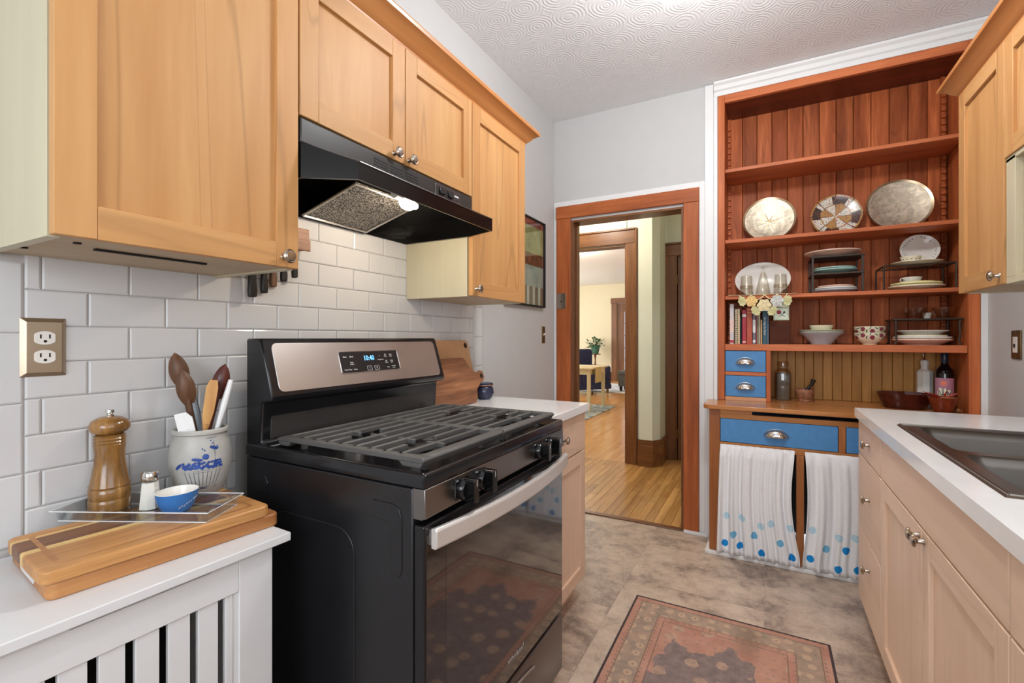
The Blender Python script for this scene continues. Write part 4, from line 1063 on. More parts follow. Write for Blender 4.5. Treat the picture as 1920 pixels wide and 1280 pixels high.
# burners
for bx, by, br_ in ((.30, .945, .040), (.54, .945, .048), (.30, 1.362, .036), (.54, 1.362, .052), (.42, 1.1535, .042)):
    bo = P('burner', B().lathe([(0, .914), (br_ + .012, .914), (br_ + .01, .918), (br_, .920), (br_ - .004, .930), (0, .930)], 24, (bx, by, 0)), 'stainless_dark', st, True)
    P('burner_cap', B().lathe([(0, .930), (br_ - .006, .930), (br_ - .004, .934), (br_ - .008, .939), (0, .940)], 24, (bx, by, 0)), 'black_matte', bo, True)
# continuous grates: outer rails, long bars, burner fingers, feet
def grate(y0, y1, left):
    b = B(); zt, h, w_ = .958, .014, .012; X0, X1 = .185, .684
    def rail_(p): b.prism(p, 'y', y0, y1)
    fa, fb = (y0 + .024, y1) if left else (y0, y1 - .024)
    b.prism([(X1 - .03, zt), (X1 - .006, zt), (X1, zt - .006), (X1 - .01, zt - .022), (X1 - .03, zt - .016)], 'y', fa, fb)
    b.prism([(X0, zt - .006), (X0 + .02, zt), (X0 + .03, zt), (X0 + .03, zt - .014), (X0, zt - .02)], 'y', fa, fb)
    ya, yb = (y0, y0 + .024) if left else (y1 - .024, y1)
    b.prism([(X0, zt - .013), (X0, zt - .006), (X0 + .02, zt), (X1 - .006, zt), (X1, zt - .006), (X1 - .004, zt - .013)], 'y', ya, yb)
    b.prism([(X1 - .075, zt - .012), (X1 - .005, zt - .012), (X1 - .012, zt - .024), (X1 - .062, zt - .024)], 'y', ya + .001, yb - .001)
    b.prism([(X0 + .004, zt - .012), (X0 + .055, zt - .012), (X0 + .046, zt - .024), (X0 + .01, zt - .024)], 'y', ya + .001, yb - .001)
    xc = [X0 + .030 + i * .0485 for i in range(1, 9)]
    cy = (.945 if left else 1.362)
    for i, x in enumerate(xc):
        gap = i in (1, 2, 5, 6) and False
        if i in (2, 6):
            b.box(x - w_ / 2, x + w_ / 2, y0 + .01, cy - .055, zt - h, zt); b.box(x - w_ / 2, x + w_ / 2, cy + .055, y1 - .01, zt - h, zt)
        else: b.box(x - w_ / 2, x + w_ / 2, y0 + .01, y1 - .01, zt - h, zt)
    for x in (xc[2], xc[6]):
        b.box(x - .075, x - .02, cy - .005, cy + .005, zt - h, zt - .001); b.box(x + .02, x + .075, cy - .005, cy + .005, zt - h, zt - .001)
    ye = y1 - .012 if left else y0
    b.box(X0 + .02, X1 - .02, ye, ye + .012, zt - h - .002, zt - .001)
    for x in (X0 + .03, X1 - .05):
        for y in (y0 + .05, y1 - .06): b.box(x, x + .014, y, y + .014, .914, zt - h + .002)
    return P('grate', b, 'cast_iron', st, True, bev=.0022)
grate(.797, 1.150, True); grate(1.157, 1.510, False)
# control panel and knobs
P('control_panel', B().prism([(.672, .833), (.697, .833), (.709, .839), (.706, .900), (.672, .900)], 'y', YS0 + .001, YS1 - .001), 'stainless_dark', st, True, bev=.002)
for ky in (.905, .988, 1.320, 1.403):
    kb = P('knob_plate', B().box(.7065, .7095, ky - .026, ky + .026, .843, .893), 'knob_black', st, True, bev=.0015)
    kn = B().lathe([(0, 0), (.0245, 0), (.026, .006), (.024, .015), (.021, .018), (0, .018)], 24).xf(Matrix.Rotation(PI / 2, 4, 'Y')).mv(.7095, ky, .868)
    k_ = P('knob', kn, 'knob_black', st, True)
    P('grip', B().prism(rrect(-.027, .027, -.0105, .0105, .005), 'z', .010, .042).xf(Matrix.Rotation(PI / 2, 4, 'Y')).mv(.7095, ky, .868), 'knob_black', k_, True, bev=.002)
    P('pointer', B().box(.7513, .7517, ky - .0008, ky + .0008, .878, .893), 'ink_white', k_, True)
    text('dial_mark', 'LITE', .005, 'ink_white', kb, frame((.7098, ky - .019, .889), (0, 1, 0), (0, 0, 1)), .0001)
# oven door
od = P('oven_door', B().box(.676, .704, YS0 + .001, YS1 - .001, .262, .822), 'black_enamel', st, True, bev=.004, seg=3)
M('oven_glass', (14, 12, 13), .03, namt=.02, spec=1.0, coat=1.0)
M('oven_window', (34, 30, 30), .04, namt=.02, spec=1.0, coat=1.0)
P('door_glass', B().box(.7035, .7055, YS0 + .008, YS1 - .008, .268, .80), 'oven_glass', od, True, bev=.0008)
P('window', B().box(.7052, .7058, .849, 1.460, .345, .765), 'oven_window', od, True)
hp = B(); N_ = 24; vs = []
for i in range(N_ + 1):
    s_ = i / N_; y = .784 + (1.523 - .784) * s_; bow = 1 - (2 * s_ - 1) ** 2
    xo = .722 + .034 * bow
    for (dx, dz) in ((-.008, -.021), (.003, -.0225), (.008, -.017), (.008, .017), (.003, .0225), (-.008, .021)): vs.append((xo + dx, y, .796 + dz))
hp.raw(vs, [(i * 6 + k, i * 6 + (k + 1) % 6, (i + 1) * 6 + (k + 1) % 6, (i + 1) * 6 + k) for i in range(N_) for k in range(6)] + [tuple(range(6))[::-1], tuple(range(N_ * 6, N_ * 6 + 6))])
bmesh.ops.recalc_face_normals(hp.m, faces=hp.m.faces[:])
M('handle_steel', (218, 213, 208), .42, .55, aniso=(80, 1, 80), nscale=4, namt=.03)
P('handle', hp, 'handle_steel', od, True, bev=.0015)
for y in (.787, 1.505): P('handle_post', B().box(.704, .722, y, y + .014, .779, .813), 'stainless', od, True, bev=.002)
text('maker_mark', 'Whirlpool', .023, 'stainless', od, frame((.7058, 1.18, .312), (0, 1, 0), (0, 0, 1)), .0003, shear=.25)
dr = P('drawer', B().prism([(.676, .052), (.700, .052), (.704, .06), (.704, .244), (.69, .252), (.676, .252)], 'y', YS0 + .002, YS1 - .002), 'stainless_dark', st, True, bev=.002)
P('drawer_pull', B().tube([(.706, 1.0 + .3 * i / 10, .205 + .018 * math.sin(PI * i / 10)) for i in range(11)], .0035, 8), 'stainless', dr, True)
for x in (.13, .64):
    for y in (YS0 + .04, YS1 - .04): P('foot', B().lathe([(0, 0), (.018, 0), (.018, .012), (.009, .014), (.009, .042), (0, .042)], 14, (x, y, 0)), 'rubber_black', st, True)

# ----------------------------------------------------------------- base unit right of the stove
t = T('base_cabinet', 'pale maple base cabinet with drawer and door right of the stove', 'cabinet', (.3, 1.82, 0))
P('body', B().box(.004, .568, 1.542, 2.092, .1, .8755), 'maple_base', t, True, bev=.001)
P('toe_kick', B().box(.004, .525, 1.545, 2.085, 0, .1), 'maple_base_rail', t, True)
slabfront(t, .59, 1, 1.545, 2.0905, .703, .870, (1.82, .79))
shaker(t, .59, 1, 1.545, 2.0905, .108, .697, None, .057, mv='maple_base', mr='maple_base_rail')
o = P('countertop', B().box(-.004, .606, 1.538, 2.105, .8765, .914), 'quartz', bev=.003); tag(o, 'white quartz countertop over the base cabinet right of the stove', 'countertop')
def lean(b, ang, x, z): return b.rot(-ang, 'Y').mv(x, 0, z)
t = T('cutting_board', 'tan fiber cutting board with corner hole leaning on the tile', 'cutting board', (.088, 1.74, .914))
P('board', lean(B().prism(rrect(-.20, .20, 0, .30, .025), 'x', 0, .007), R(13), 0, .001), 'fiber_board', t, bev=.0015)
P('hole', lean(B().lathe([(0, .0072), (.013, .0072), (.013, .0078), (0, .0078)], 16, (0, .172, .272), 'x'), R(13), 0, .001), 'dark_void', t)
P('foot_dot', lean(B().lathe([(0, .0072), (.011, .0072), (.009, .010), (0, .010)], 14, (0, .178, .125), 'x'), R(13), 0, .001), 'silicone_white', t)
t = T('cutting_board', 'streaked walnut cutting board with handle loop in front of the tan one', 'cutting board', (.128, 1.72, .914))
sil = [(-.20, 0), (.13, 0), (.145, .02), (.155, .06), (.19, .085), (.222, .095), (.235, .115), (.228, .14), (.205, .148), (.175, .138), (.14, .152), (.115, .175), (.095, .205), (.075, .215), (-.20, .215)]
P('board', lean(B().prism(sil, 'x', 0, .014), R(12), 0, .001), 'walnut_board', t, bev=.002)
P('hole', lean(B().lathe([(0, .0142), (.011, .0142), (.011, .0148), (0, .0148)], 16, (0, .208, .120), 'x'), R(12), 0, .001), 'dark_void', t)
t = T('lidded_jar', 'round navy glazed jar with dark lid on the far counter', 'jar', (.10, 1.985, .914))
P('pot', B().lathe([(0, 0), (.028, 0), (.042, .014), (.047, .034), (.044, .056), (.036, .066), (.036, .068), (0, .068)], 30), 'navy_glaze', t)
P('band', B().lathe([(.036, .067), (.043, .068), (.043, .073), (0, .073)], 30), 'stone_tan', t)
P('lid', B().lathe([(.043, .073), (.044, .078), (.038, .082), (.02, .079), (0, .078)], 30), 'navy_glaze', t)

# ================================================================= right side
def base_unit(label, y0, y1):
    t = T('base_cabinet', label, 'cabinet', (2.0, (y0 + y1) / 2, 0))
    k = .018
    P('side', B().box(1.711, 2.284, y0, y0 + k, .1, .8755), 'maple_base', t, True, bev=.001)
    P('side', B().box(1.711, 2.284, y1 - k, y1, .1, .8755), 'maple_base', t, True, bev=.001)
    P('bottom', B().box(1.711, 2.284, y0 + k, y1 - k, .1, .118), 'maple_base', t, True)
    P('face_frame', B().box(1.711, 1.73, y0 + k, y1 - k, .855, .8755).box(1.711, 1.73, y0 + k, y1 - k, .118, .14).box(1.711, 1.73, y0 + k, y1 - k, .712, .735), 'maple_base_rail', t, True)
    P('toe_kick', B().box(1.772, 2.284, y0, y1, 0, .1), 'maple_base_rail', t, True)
    return t
XB = 1.69
t = base_unit('pale maple three-drawer base cabinet at the end of the sink counter', 2.064, 2.503)
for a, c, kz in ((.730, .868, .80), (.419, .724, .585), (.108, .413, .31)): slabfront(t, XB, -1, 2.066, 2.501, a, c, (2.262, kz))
t = base_unit('pale maple sink base cabinet with two panelled doors', 1.076, 2.063)
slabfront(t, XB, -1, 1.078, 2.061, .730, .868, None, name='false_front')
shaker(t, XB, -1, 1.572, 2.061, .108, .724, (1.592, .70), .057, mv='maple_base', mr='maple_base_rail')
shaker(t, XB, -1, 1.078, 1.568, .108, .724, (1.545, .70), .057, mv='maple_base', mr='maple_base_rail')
t = base_unit('pale maple base cabinet nearest the viewer under the sink counter', -.40, 1.075)
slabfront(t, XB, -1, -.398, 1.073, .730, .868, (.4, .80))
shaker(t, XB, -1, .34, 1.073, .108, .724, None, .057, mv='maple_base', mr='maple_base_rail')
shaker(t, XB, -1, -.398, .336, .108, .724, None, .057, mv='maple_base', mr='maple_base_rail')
SX0, SX1, SY0, SY1 = 1.742, 2.235, 1.24, 2.08
cb = B().box(1.678, SX0 + .012, -.42, 2.518, .8765, .914).box(SX1 - .012, 2.285, -.42, 2.518, .8765, .914).box(SX0 + .012, SX1 - .012, SY1 - .012, 2.518, .8765, .914).box(SX0 + .012, SX1 - .012, -.42, SY0 + .012, .8765, .914)
bmesh.ops.remove_doubles(cb.m, verts=cb.m.verts[:], dist=1e-5)
o = P('countertop', cb, 'quartz', ang=20); tag(o, 'long white quartz countertop holding the steel sink', 'countertop')
sk = T('kitchen_sink', 'double-bowl stainless drop-in sink in the right counter', 'sink', ((SX0 + SX1) / 2, (SY0 + SY1) / 2, .914))
bowls = ((1.668, 2.043), (1.277, 1.630)); bx0, bx1 = 1.783, 2.165
def sink():
    b = B()
    xs = [SX0, bx0, bx1, SX1]; ys = [SY0, bowls[1][0], bowls[1][1], bowls[0][0], bowls[0][1], SY1]; z = .9175
    for i in range(3):
        for j in range(5):
            if i == 1 and j in (1, 3): continue
            b.raw([(xs[i], ys[j], z), (xs[i + 1], ys[j], z), (xs[i + 1], ys[j + 1], z), (xs[i], ys[j + 1], z)], [(0, 1, 2, 3)])
    q = [(SX0, SY0), (SX1, SY0), (SX1, SY1), (SX0, SY1)]
    b.raw([(p[0], p[1], z) for p in q] + [(p[0] + (.004 if p[0] > 2 else -.004), p[1] + (.004 if p[1] > 1.6 else -.004), .9143) for p in q], [(i, (i + 1) % 4, 4 + (i + 1) % 4, 4 + i) for i in range(4)])
    bmesh.ops.remove_doubles(b.m, verts=b.m.verts[:], dist=1e-5)
    P('rim', b, 'sink_steel', sk, True, ang=20)
    pr = [(SX0 + .004, SY0 + .004), (SX1 - .004, SY0 + .004), (SX1 - .004, SY1 - .004), (SX0 + .004, SY1 - .004)]
    P('rim_bead', B().tube([(p[0], p[1], .918) for p in pr + pr[:1]], .0035, 8), 'sink_steel', sk, True)
    for a, c in bowls:
        b = B(); rings = []
        for k, (ins, z_, rad) in enumerate(((0, .9175, .03), (.004, .911, .035), (.008, .89, .04), (.018, .76, .05), (.03, .735, .05), (.06, .725, .03))):
            rings.append([(p[0], p[1], z_) for p in rrect(bx0 + ins, bx1 - ins, a + ins, c - ins, rad)])
        n = len(rings[0]); vs = sum(rings, [])
        b.raw(vs, [(r * n + i, r * n + (i + 1) % n, (r + 1) * n + (i + 1) % n, (r + 1) * n + i) for r in range(5) for i in range(n)] + [tuple(range(5 * n, 6 * n))])
        # corner webs between the square deck opening and the rounded bowl mouth
        for cx, cy, o_ in ((bx1, c, 0), (bx0, c, 6), (bx0, a, 12), (bx1, a, 18)):
            arc = rings[0][o_:o_ + 6]; b.raw([(cx, cy, .9175)] + arc, [tuple(range(7))])
        bo = P('bowl', b, 'sink_steel', sk, True)
        P('drain', B().lathe([(0, .7262), (.045, .7262), (.043, .729), (.03, .7268), (0, .7265)], 24, ((bx0 + bx1) / 2, (a + c) / 2, 0)), 'chrome', bo, True)
sink()
# right wall cabinets
XU = 1.98
t = T('wall_cabinet', 'maple wall cabinet with one door beside the hutch, right wall', 'cabinet', (2.14, 2.18, 1.385))
upper_body(t, 2.004, 2.284, 1.987, 2.372, 1.385, 2.14)
shaker(t, XU, -1, 1.988, 2.371, 1.387, 2.135, (2.018, 1.415), .057)
t = T('wall_cabinet', 'maple wall cabinet with open cubby below its doors, right wall', 'cabinet', (2.14, 1.54, 1.385))
upper_body(t, 2.004, 2.284, 1.10, 1.985, 1.385, 2.14)
P('cubby_shelf', B().box(2.004, 2.284, 1.118, 1.967, 1.755, 1.773), 'maple_side', t, True)
P('face_frame', B().box(1.985, 2.004, 1.928, 1.985, 1.405, 1.765).box(1.985, 2.004, 1.10, 1.157, 1.405, 1.765).box(1.985, 2.004, 1.10, 1.985, 1.385, 1.405).box(1.985, 2.004, 1.10, 1.985, 1.755, 1.775), 'maple_side', t, True, bev=.001)
P('cubby_back', B().box(2.27, 2.283, 1.118, 1.967, 1.405, 1.755), 'maple', t, True)
shaker(t, XU, -1, 1.5435, 1.984, 1.770, 2.135, None, .055)
shaker(t, XU, -1, 1.101, 1.5405, 1.770, 2.135, None, .055)
crown('crown_moulding', 'honey maple crown moulding along the right wall cabinets', 1.05, 2.374, XU + .018, -1, 2.137)

# kitchen rug
t = T('kitchen_rug', 'faded red patterned rug with dark binding on the kitchen floor', 'rug', (1.18, 1.56, 0))
P('pile', B().box(-.372, .372, -.654, .654, .0005, .006), 'rug_pile', t)
P('binding', B().box(-.380, -.370, -.662, .662, .0, .0068).box(.370, .380, -.662, .662, 0, .0068).box(-.370, .370, .652, .662, 0, .0068).box(-.370, .370, -.662, -.652, 0, .0068), 'rug_edge', t, bev=.002)

# ================================================================= hutch built into the back wall
S1, S2, S3, S4, HC = 2.240, 1.812, 1.472, 1.182, .845      # shelf tops and counter
hu = T('hutch', 'built-in reddish wooden hutch with open shelves and blue drawers', 'hutch', (1.66, 3.1, 0))
def H(name, b, mat, **k): return P(name, b, mat, hu, True, **k)
H('side', B().box(1.080, 1.118, 3.092, 3.42, HC, 2.687), 'fir_frame', bev=.002)
H('side', B().box(2.214, 2.258, 3.092, 3.42, HC, 2.687), 'fir_frame', bev=.002)
H('top_rail', B().box(1.118, 2.214, 3.092, 3.118, 2.640, 2.687), 'fir_shelf', bev=.002)
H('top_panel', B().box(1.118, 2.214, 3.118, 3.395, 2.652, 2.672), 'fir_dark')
n = 13; pw = (2.214 - 1.118) / n
for i in range(n):
    d = random.uniform(0, .0015); H('back_board', B().box(1.118 + i * pw + .0008, 1.118 + (i + 1) * pw - .0008, 3.395 + d, 3.41, S4, 2.655), 'fir', bev=.003, seg=1)
n = 23; pw = (2.214 - 1.118) / n
for i in range(n): H('bead_board', B().box(1.118 + i * pw + .0006, 1.118 + (i + 1) * pw - .0006, 3.395, 3.41, HC, S4 - .038), 'beadboard', bev=.003, seg=2)
H('leak_block', B().box(1.06, 2.285, 3.42, 3.44, 0, 2.72), 'dark_void')  # unseen dark sheet, sized to stop outside light leaking through the back
for z in (S1, S2, S3): H('shelf', B().box(1.119, 2.213, 3.106, 3.394, z - .021, z), 'fir_shelf', bev=.002)
H('shelf', B().box(1.119, 2.213, 3.100, 3.394, S4 - .038, S4), 'fir_shelf', bev=.002)
def rack_strip(x0, x1):
    b = B().box(x0, x1, 3.372, 3.394, S4 + .002, 2.65)
    z = S4 + .02; k = (x0 + x1) / 2 < 1.6
    while z < 2.6:
        if all(abs(z - s) > .035 for s in (S1, S2, S3)): b.prism([(3.372, z), (3.360, z + .004), (3.360, z + .022), (3.372, z + .028)], 'x', x0, x1)
        z += .038
    return b
H('shelf_support', rack_strip(1.119, 1.137), 'fir', smooth=False)
H('shelf_support', rack_strip(2.180, 2.198), 'fir', smooth=False)
# small blue drawers
H('divider', B().box(1.338, 1.362, 3.102, 3.394, HC, S4 - .038), 'fir_frame', bev=.002)
H('drawer_rail', B().box(1.119, 1.338, 3.106, 3.13, .995, 1.016), 'fir_shelf', bev=.001)
H('drawer_rail', B().box(1.119, 1.338, 3.106, 3.13, HC, .867), 'hutch_top_wood', bev=.001)
for a, c in ((1.018, 1.141), (.869, .993)):
    d = H('drawer', B().box(1.121, 1.336, 3.104, 3.36, a, c), 'drawer_blue', bev=.0015)
    cup_pull(d, 1.2285, 3.104, (a + c) / 2 - .002, .098)
# counter with clipped corner
H('counter', B().prism([(1.024, 2.862), (1.05, 2.836), (2.285, 2.836), (2.285, 3.419), (1.119, 3.419), (1.119, 3.088), (1.024, 3.088)], 'z', .820, HC), 'hutch_top_wood', bev=.004, seg=3)
# lower frame
H('post', B().box(1.054, 1.110, 2.865, 2.925, .021, .8195), 'hutch_base_wood', bev=.003)
H('post', B().box(1.477, 1.512, 2.865, 2.905, .021, .6045), 'hutch_base_wood', bev=.002)
H('post', B().box(2.22, 2.262, 2.865, 2.925, .021, .8195), 'hutch_base_wood', bev=.003)
H('post', B().box(1.660, 1.690, 2.865, 2.905, .638, .770), 'hutch_base_wood', bev=.002)
H('rail', B().box(1.110, 2.22, 2.868, 2.90, .770, .797).box(1.110, 1.27, 2.868, 2.90, .797, .8195).box(1.95, 2.22, 2.868, 2.90, .797, .8195), 'hutch_top_wood', bev=.001)
H('rail', B().box(1.110, 2.22, 2.866, 2.90, .605, .638), 'hutch_top_wood', bev=.002)
H('side_panel', B().box(1.056, 1.075, 2.925, 3.08, .021, .8195), 'hutch_base_wood')
H('inner_back', B().box(1.08, 2.258, 3.36, 3.38, .021, .8195), 'dark_void')
H('plinth', B().box(1.034, 2.28, 2.850, 3.08, 0, .020), 'white_paint', bev=.003)
for a, c in ((1.1125, 1.6575), (1.6925, 2.2175)):
    d = H('drawer', B().box(a, c, 2.864, 3.30, .6405, .768), 'drawer_blue', bev=.0015)
    cup_pull(d, (a + c) / 2, 2.864, .703, .112)
# curtains below
dk, md, lt = (34, 142, 214), (124, 190, 226), (190, 220, 234)
cm = {'D': dk, 'M': md, 'L': lt}
mk_cloth('curtain_left_cloth', [(x, z, .0165, cm[c]) for x, z, c in [(1.136, .078, 'D'), (1.211, .079, 'D'), (1.316, .064, 'D'), (1.457, .066, 'D'), (1.179, .142, 'M'), (1.281, .15, 'M'), (1.403, .137, 'M'), (1.145, .232, 'L'), (1.222, .234, 'L'), (1.313, .208, 'L'), (1.36, .228, 'L'), (1.449, .221, 'L')]])
mk_cloth('curtain_right_cloth', [(x, z, .0165, cm[c]) for x, z, c in [(1.538, .079, 'D'), (1.655, .06, 'D'), (1.688, .159, 'D'), (1.735, .07, 'D'), (1.605, .148, 'M'), (1.548, .229, 'L'), (1.659, .216, 'L'), (1.727, .225, 'L'), (1.82, .14, 'M'), (1.9, .08, 'D')]])
def curtain(label, mat, xt0, xt1, xb0, xb1, ph, folds, bulge=0.0, side=0):
    nu, nv = 110, 26; vs = []
    for j in range(nv + 1):
        v = j / nv; z = .628 - v * (.628 - .024)
        e = v ** .8
        for i in range(nu + 1):
            u = i / nu
            x = (xt0 + (xt1 - xt0) * u) * (1 - e) + (xb0 + (xb1 - xb0) * u) * e
            if side: x += side * bulge * math.sin(PI * min(1, v * 1.1)) * (u if side < 0 else (1 - u))
            am = .010 + .013 * v
            y = 2.841 - am * (math.sin(folds * u * 2 * PI + ph + .8 * math.sin(3 * u + v * 1.3)) * (.6 + .4 * math.sin(7 * u + ph)) + .35 * math.sin(folds * u * 4.6 * PI + 2 * ph - v)) - .004 * math.sin(19 * u + ph) * (1 - v) * 1.0
            if v < .06: y = 2.853 - .003 * math.sin(70 * u)
            zz = z + .004 * math.sin(folds * u * 2 * PI + ph) * v
            vs.append((x, min(y, 2.862), zz))
    fs = [(j * (nu + 1) + i, j * (nu + 1) + i + 1, (j + 1) * (nu + 1) + i + 1, (j + 1) * (nu + 1) + i) for j in range(nv) for i in range(nu)]
    o = P('curtain', B().raw(vs, fs), mat, ang=80); tag(o, label, 'curtain', 'dotted curtains under the hutch')
    m = o.modifiers.new('thick', 'SOLIDIFY'); m.thickness = .0014
curtain('white blue-dotted curtain under the wide blue drawer, left of centre post', 'curtain_left_cloth', 1.113, 1.470, 1.096, 1.492, .4, 5.2, .028, -1)
curtain('white blue-dotted curtain right of the centre post, beside the sink cabinets', 'curtain_right_cloth', 1.514, 2.215, 1.502, 2.215, 1.7, 8.3, .016, 1)

# ----------------------------------------------------------------- things on the shelves
def plate_prof(r, rise=.018, foot=.6, th=.004):
    return [(0, 0), (r * foot, 0), (r * foot, .002), (r * .72, rise * .35), (r, rise), (r * .995, rise + th * .6), (r * .70, rise * .35 + th), (r * foot * .95, th), (0, th)]
def bowl_prof(r, h, foot=.5, th=.004):
    return [(0, 0), (r * foot, 0), (r * foot, .004), (r * .78, h * .35), (r * .94, h * .7), (r, h), (r - th, h), (r * .92 - th, h * .7), (r * .74 - th, h * .38), (r * .4, .009), (0, .008)]
def lathe_thing(name, label, cat, prof, mat, loc, group=None, n=36, fr=None):
    o = P(name, B().lathe(prof, n, fr=fr), mat); at(o, loc); tag(o, label, cat, group); return o
def standing(name, label, cat, r, x, shelf, tilt, mat, rimmat=None, sy=1.0, fr=None, y=3.322, prof=None, n=48):
    t = T(name, label, cat, (x, y, shelf)); t.rotation_euler = (R(90 - tilt), 0, 0)
    o = P('plate', B().lathe(prof or plate_prof(r), n, fr=fr), mat, t); o.location = (0, r * sy + .0005, 0)
    if sy != 1: o.scale = (1, sy, 1)
    if rimmat:
        q = P('rim', B().lathe([(r * .78, .0085), (r * .8, .011), (r * .9, .0165), (r * .97, .0205), (r * 1.004, .0225), (r * 1.008, .02), (r * 1.0, .0175)], n), rimmat, t); q.location = o.location
    return t, o
t, o = standing('metal_tray', 'pale gilt round tray engraved with a star, left on the second shelf', 'tray', .146, 1.354, S2, 11, 'tray_gilt', 'tray_rim')
b = B()
for k in range(8):
    a = R(20 + 45 * k); l_ = .085 if k % 2 == 0 else .06
    b.raw([(0, 0, .0062), (.006 * math.cos(a + 1.57), .006 * math.sin(a + 1.57), .005), (l_ * math.cos(a), l_ * math.sin(a), .0052), (-.006 * math.cos(a + 1.57), -.006 * math.sin(a + 1.57), .005)], [(0, 1, 2), (0, 2, 3)])
q = P('star_engraving', b, 'tray_rim', t); q.location = (0, .132, 0)
standing('patterned_plate', 'scalloped plate with painted gold, red and dark panels', 'plate', .1265, 1.700, S2, 11, 'imari_glaze', None, 1, lambda a: 1 + .018 * abs(math.cos(4 * a)), prof=[(0, 0), (.075, 0), (.08, .004), (.1265, .024), (.126, .027), (.08, .0085), (0, .005)], n=64)
t, o = standing('metal_tray', 'silver round tray with beaded border, right on the second shelf', 'tray', .150, 1.992, S2, 11, 'tray_silver', 'tray_rim')
b = B()
for k in range(64):
    a = 2 * PI * k / 64; b.lathe([(0, -.002), (.0022, 0), (0, .002)], 6, (.118 * math.cos(a), .118 * math.sin(a), .0118))
q = P('bead_border', b, 'tray_rim', t); q.location = o.location
t, o = standing('oval_platter', 'white oval platter standing behind the upturned glasses', 'platter', .155, 1.317, S3, 11, 'china_white', None, .72)
# crocheted runner with hanging roses
t = T('crochet_runner', 'cream crocheted shelf runner with hanging roses and leaves', 'doily', (1.32, 3.1, S3))
b = B(); nx = 36
vs = []
for i in range(nx + 1):
    x = -.185 + .36 * i / nx; w_ = .05 + .03 * math.sin(i * .9)
    vs += [(x, -.004 + .0, .0016 + .001 * math.sin(i * 1.7)), (x, .13, .0016)]
b.raw(vs, [(2 * i, 2 * i + 2, 2 * i + 3, 2 * i + 1) for i in range(nx)])
o = P('lace_strip', b, 'thread_cream', t); m = o.modifiers.new('s', 'SOLIDIFY'); m.thickness = .0015; m.offset = 0
b = B()
for x0, x1 in ((-.125, -.06), (-.06, .01), (.01, .075), (.075, .125)):
    b.tube([(x0 + (x1 - x0) * k / 8, -.0075, .0005 - .028 * math.sin(PI * k / 8)) for k in range(9)], .003, 6)
P('lace_loops', b, 'thread_cream', t)
def rose(r):
    b = B()
    for lay, (k, ph, z) in enumerate(((1.0, 0, 0), (.78, .5, .004), (.55, 1.0, .007), (.32, .2, .009))):
        n = 30; ring = []; inr = []
        for i in range(n):
            a = 2 * PI * i / n; q = r * k * (1 + .10 * math.cos(6 * a + ph)); ring.append((q * math.cos(a), q * math.sin(a), z + .003 * math.cos(6 * a + ph))); inr.append((q * .55 * math.cos(a), q * .55 * math.sin(a), z - .002))
        b.raw(ring + inr, [(i, (i + 1) % n, n + (i + 1) % n, n + i) for i in range(n)] + [tuple(range(n, 2 * n))])
    return b.rot(R(90), 'X')
for x, z, r, m_ in ((1.262, 1.434, .031, 'thread_yellow'), (1.328, 1.409, .035, 'thread_cream'), (1.394, 1.432, .033, 'thread_blue')):
    P('rose', rose(r).mv(x - 1.32, -.016, z - S3), m_, t)
for x, z, a in ((1.213, 1.437, .2), (1.284, 1.378, .6), (1.370, 1.376, -.6), (1.446, 1.432, -.2)):
    pts = []
    for i in range(16):
        q = 2 * PI * i / 16; pts.append((.021 * math.cos(q) * (1 + .12 * math.cos(8 * q)), .030 * math.sin(q) * (1 + .08 * math.cos(8 * q))))
    b = B().prism(pts, 'z', 0, .003)
    for k in range(-3, 4): b.tube([(0, .004 * k, .0035), (.016, .004 * k + .008, .0035)], .0012, 4); b.tube([(0, .004 * k, .0035), (-.016, .004 * k + .008, .0035)], .0012, 4)
    P('leaf', b.rot(a, 'Z').rot(R(90), 'X').mv(x - 1.32, -.010, z - S3), 'thread_green', t)
RZ = S3 + .003
def tumbler(label, x, y):
    t = T('glass_tumbler', label, 'glass', (x, y, RZ))
    P('glass', B().lathe([(.0375, 0), (.0385, .001), (.0345, .045), (.033, .05), (.0335, .055), (.031, .118), (.029, .122), (0, .122), (0, .117), (.028, .116), (.0315, .05), (.0355, .002), (.0375, 0)], 40, fr=lambda a: 1 + .012 * math.cos(20 * a)), 'clear_glass', t)
    P('pressed_band', B().lathe([(.0352, .042), (.0362, .046), (.0358, .060), (.0345, .064)], 40, fr=lambda a: 1 + .03 * math.cos(14 * a)), 'amber_glass', t)
tumbler('upturned pressed-glass tumbler left of the tall sundae glass', 1.233, 3.19)
tumbler('upturned pressed-glass tumbler right of the tall sundae glass', 1.413, 3.19)
t = T('sundae_glass', 'tall upturned sundae glass with its round foot on top', 'glass', (1.322, 3.185, RZ))
P('cup', B().lathe([(.041, 0), (.042, .001), (.034, .05), (.024, .10), (.012, .135), (.008, .145), (0, .146), (0, .14), (.01, .132), (.022, .098), (.032, .05), (.0395, .002), (.041, 0)], 32), 'clear_glass', t)
P('foot', B().lathe([(0, .145), (.006, .145), (.007, .16), (.012, .168), (.034, .176), (.035, .179), (.012, .181), (0, .181)], 32), 'clear_glass', t)
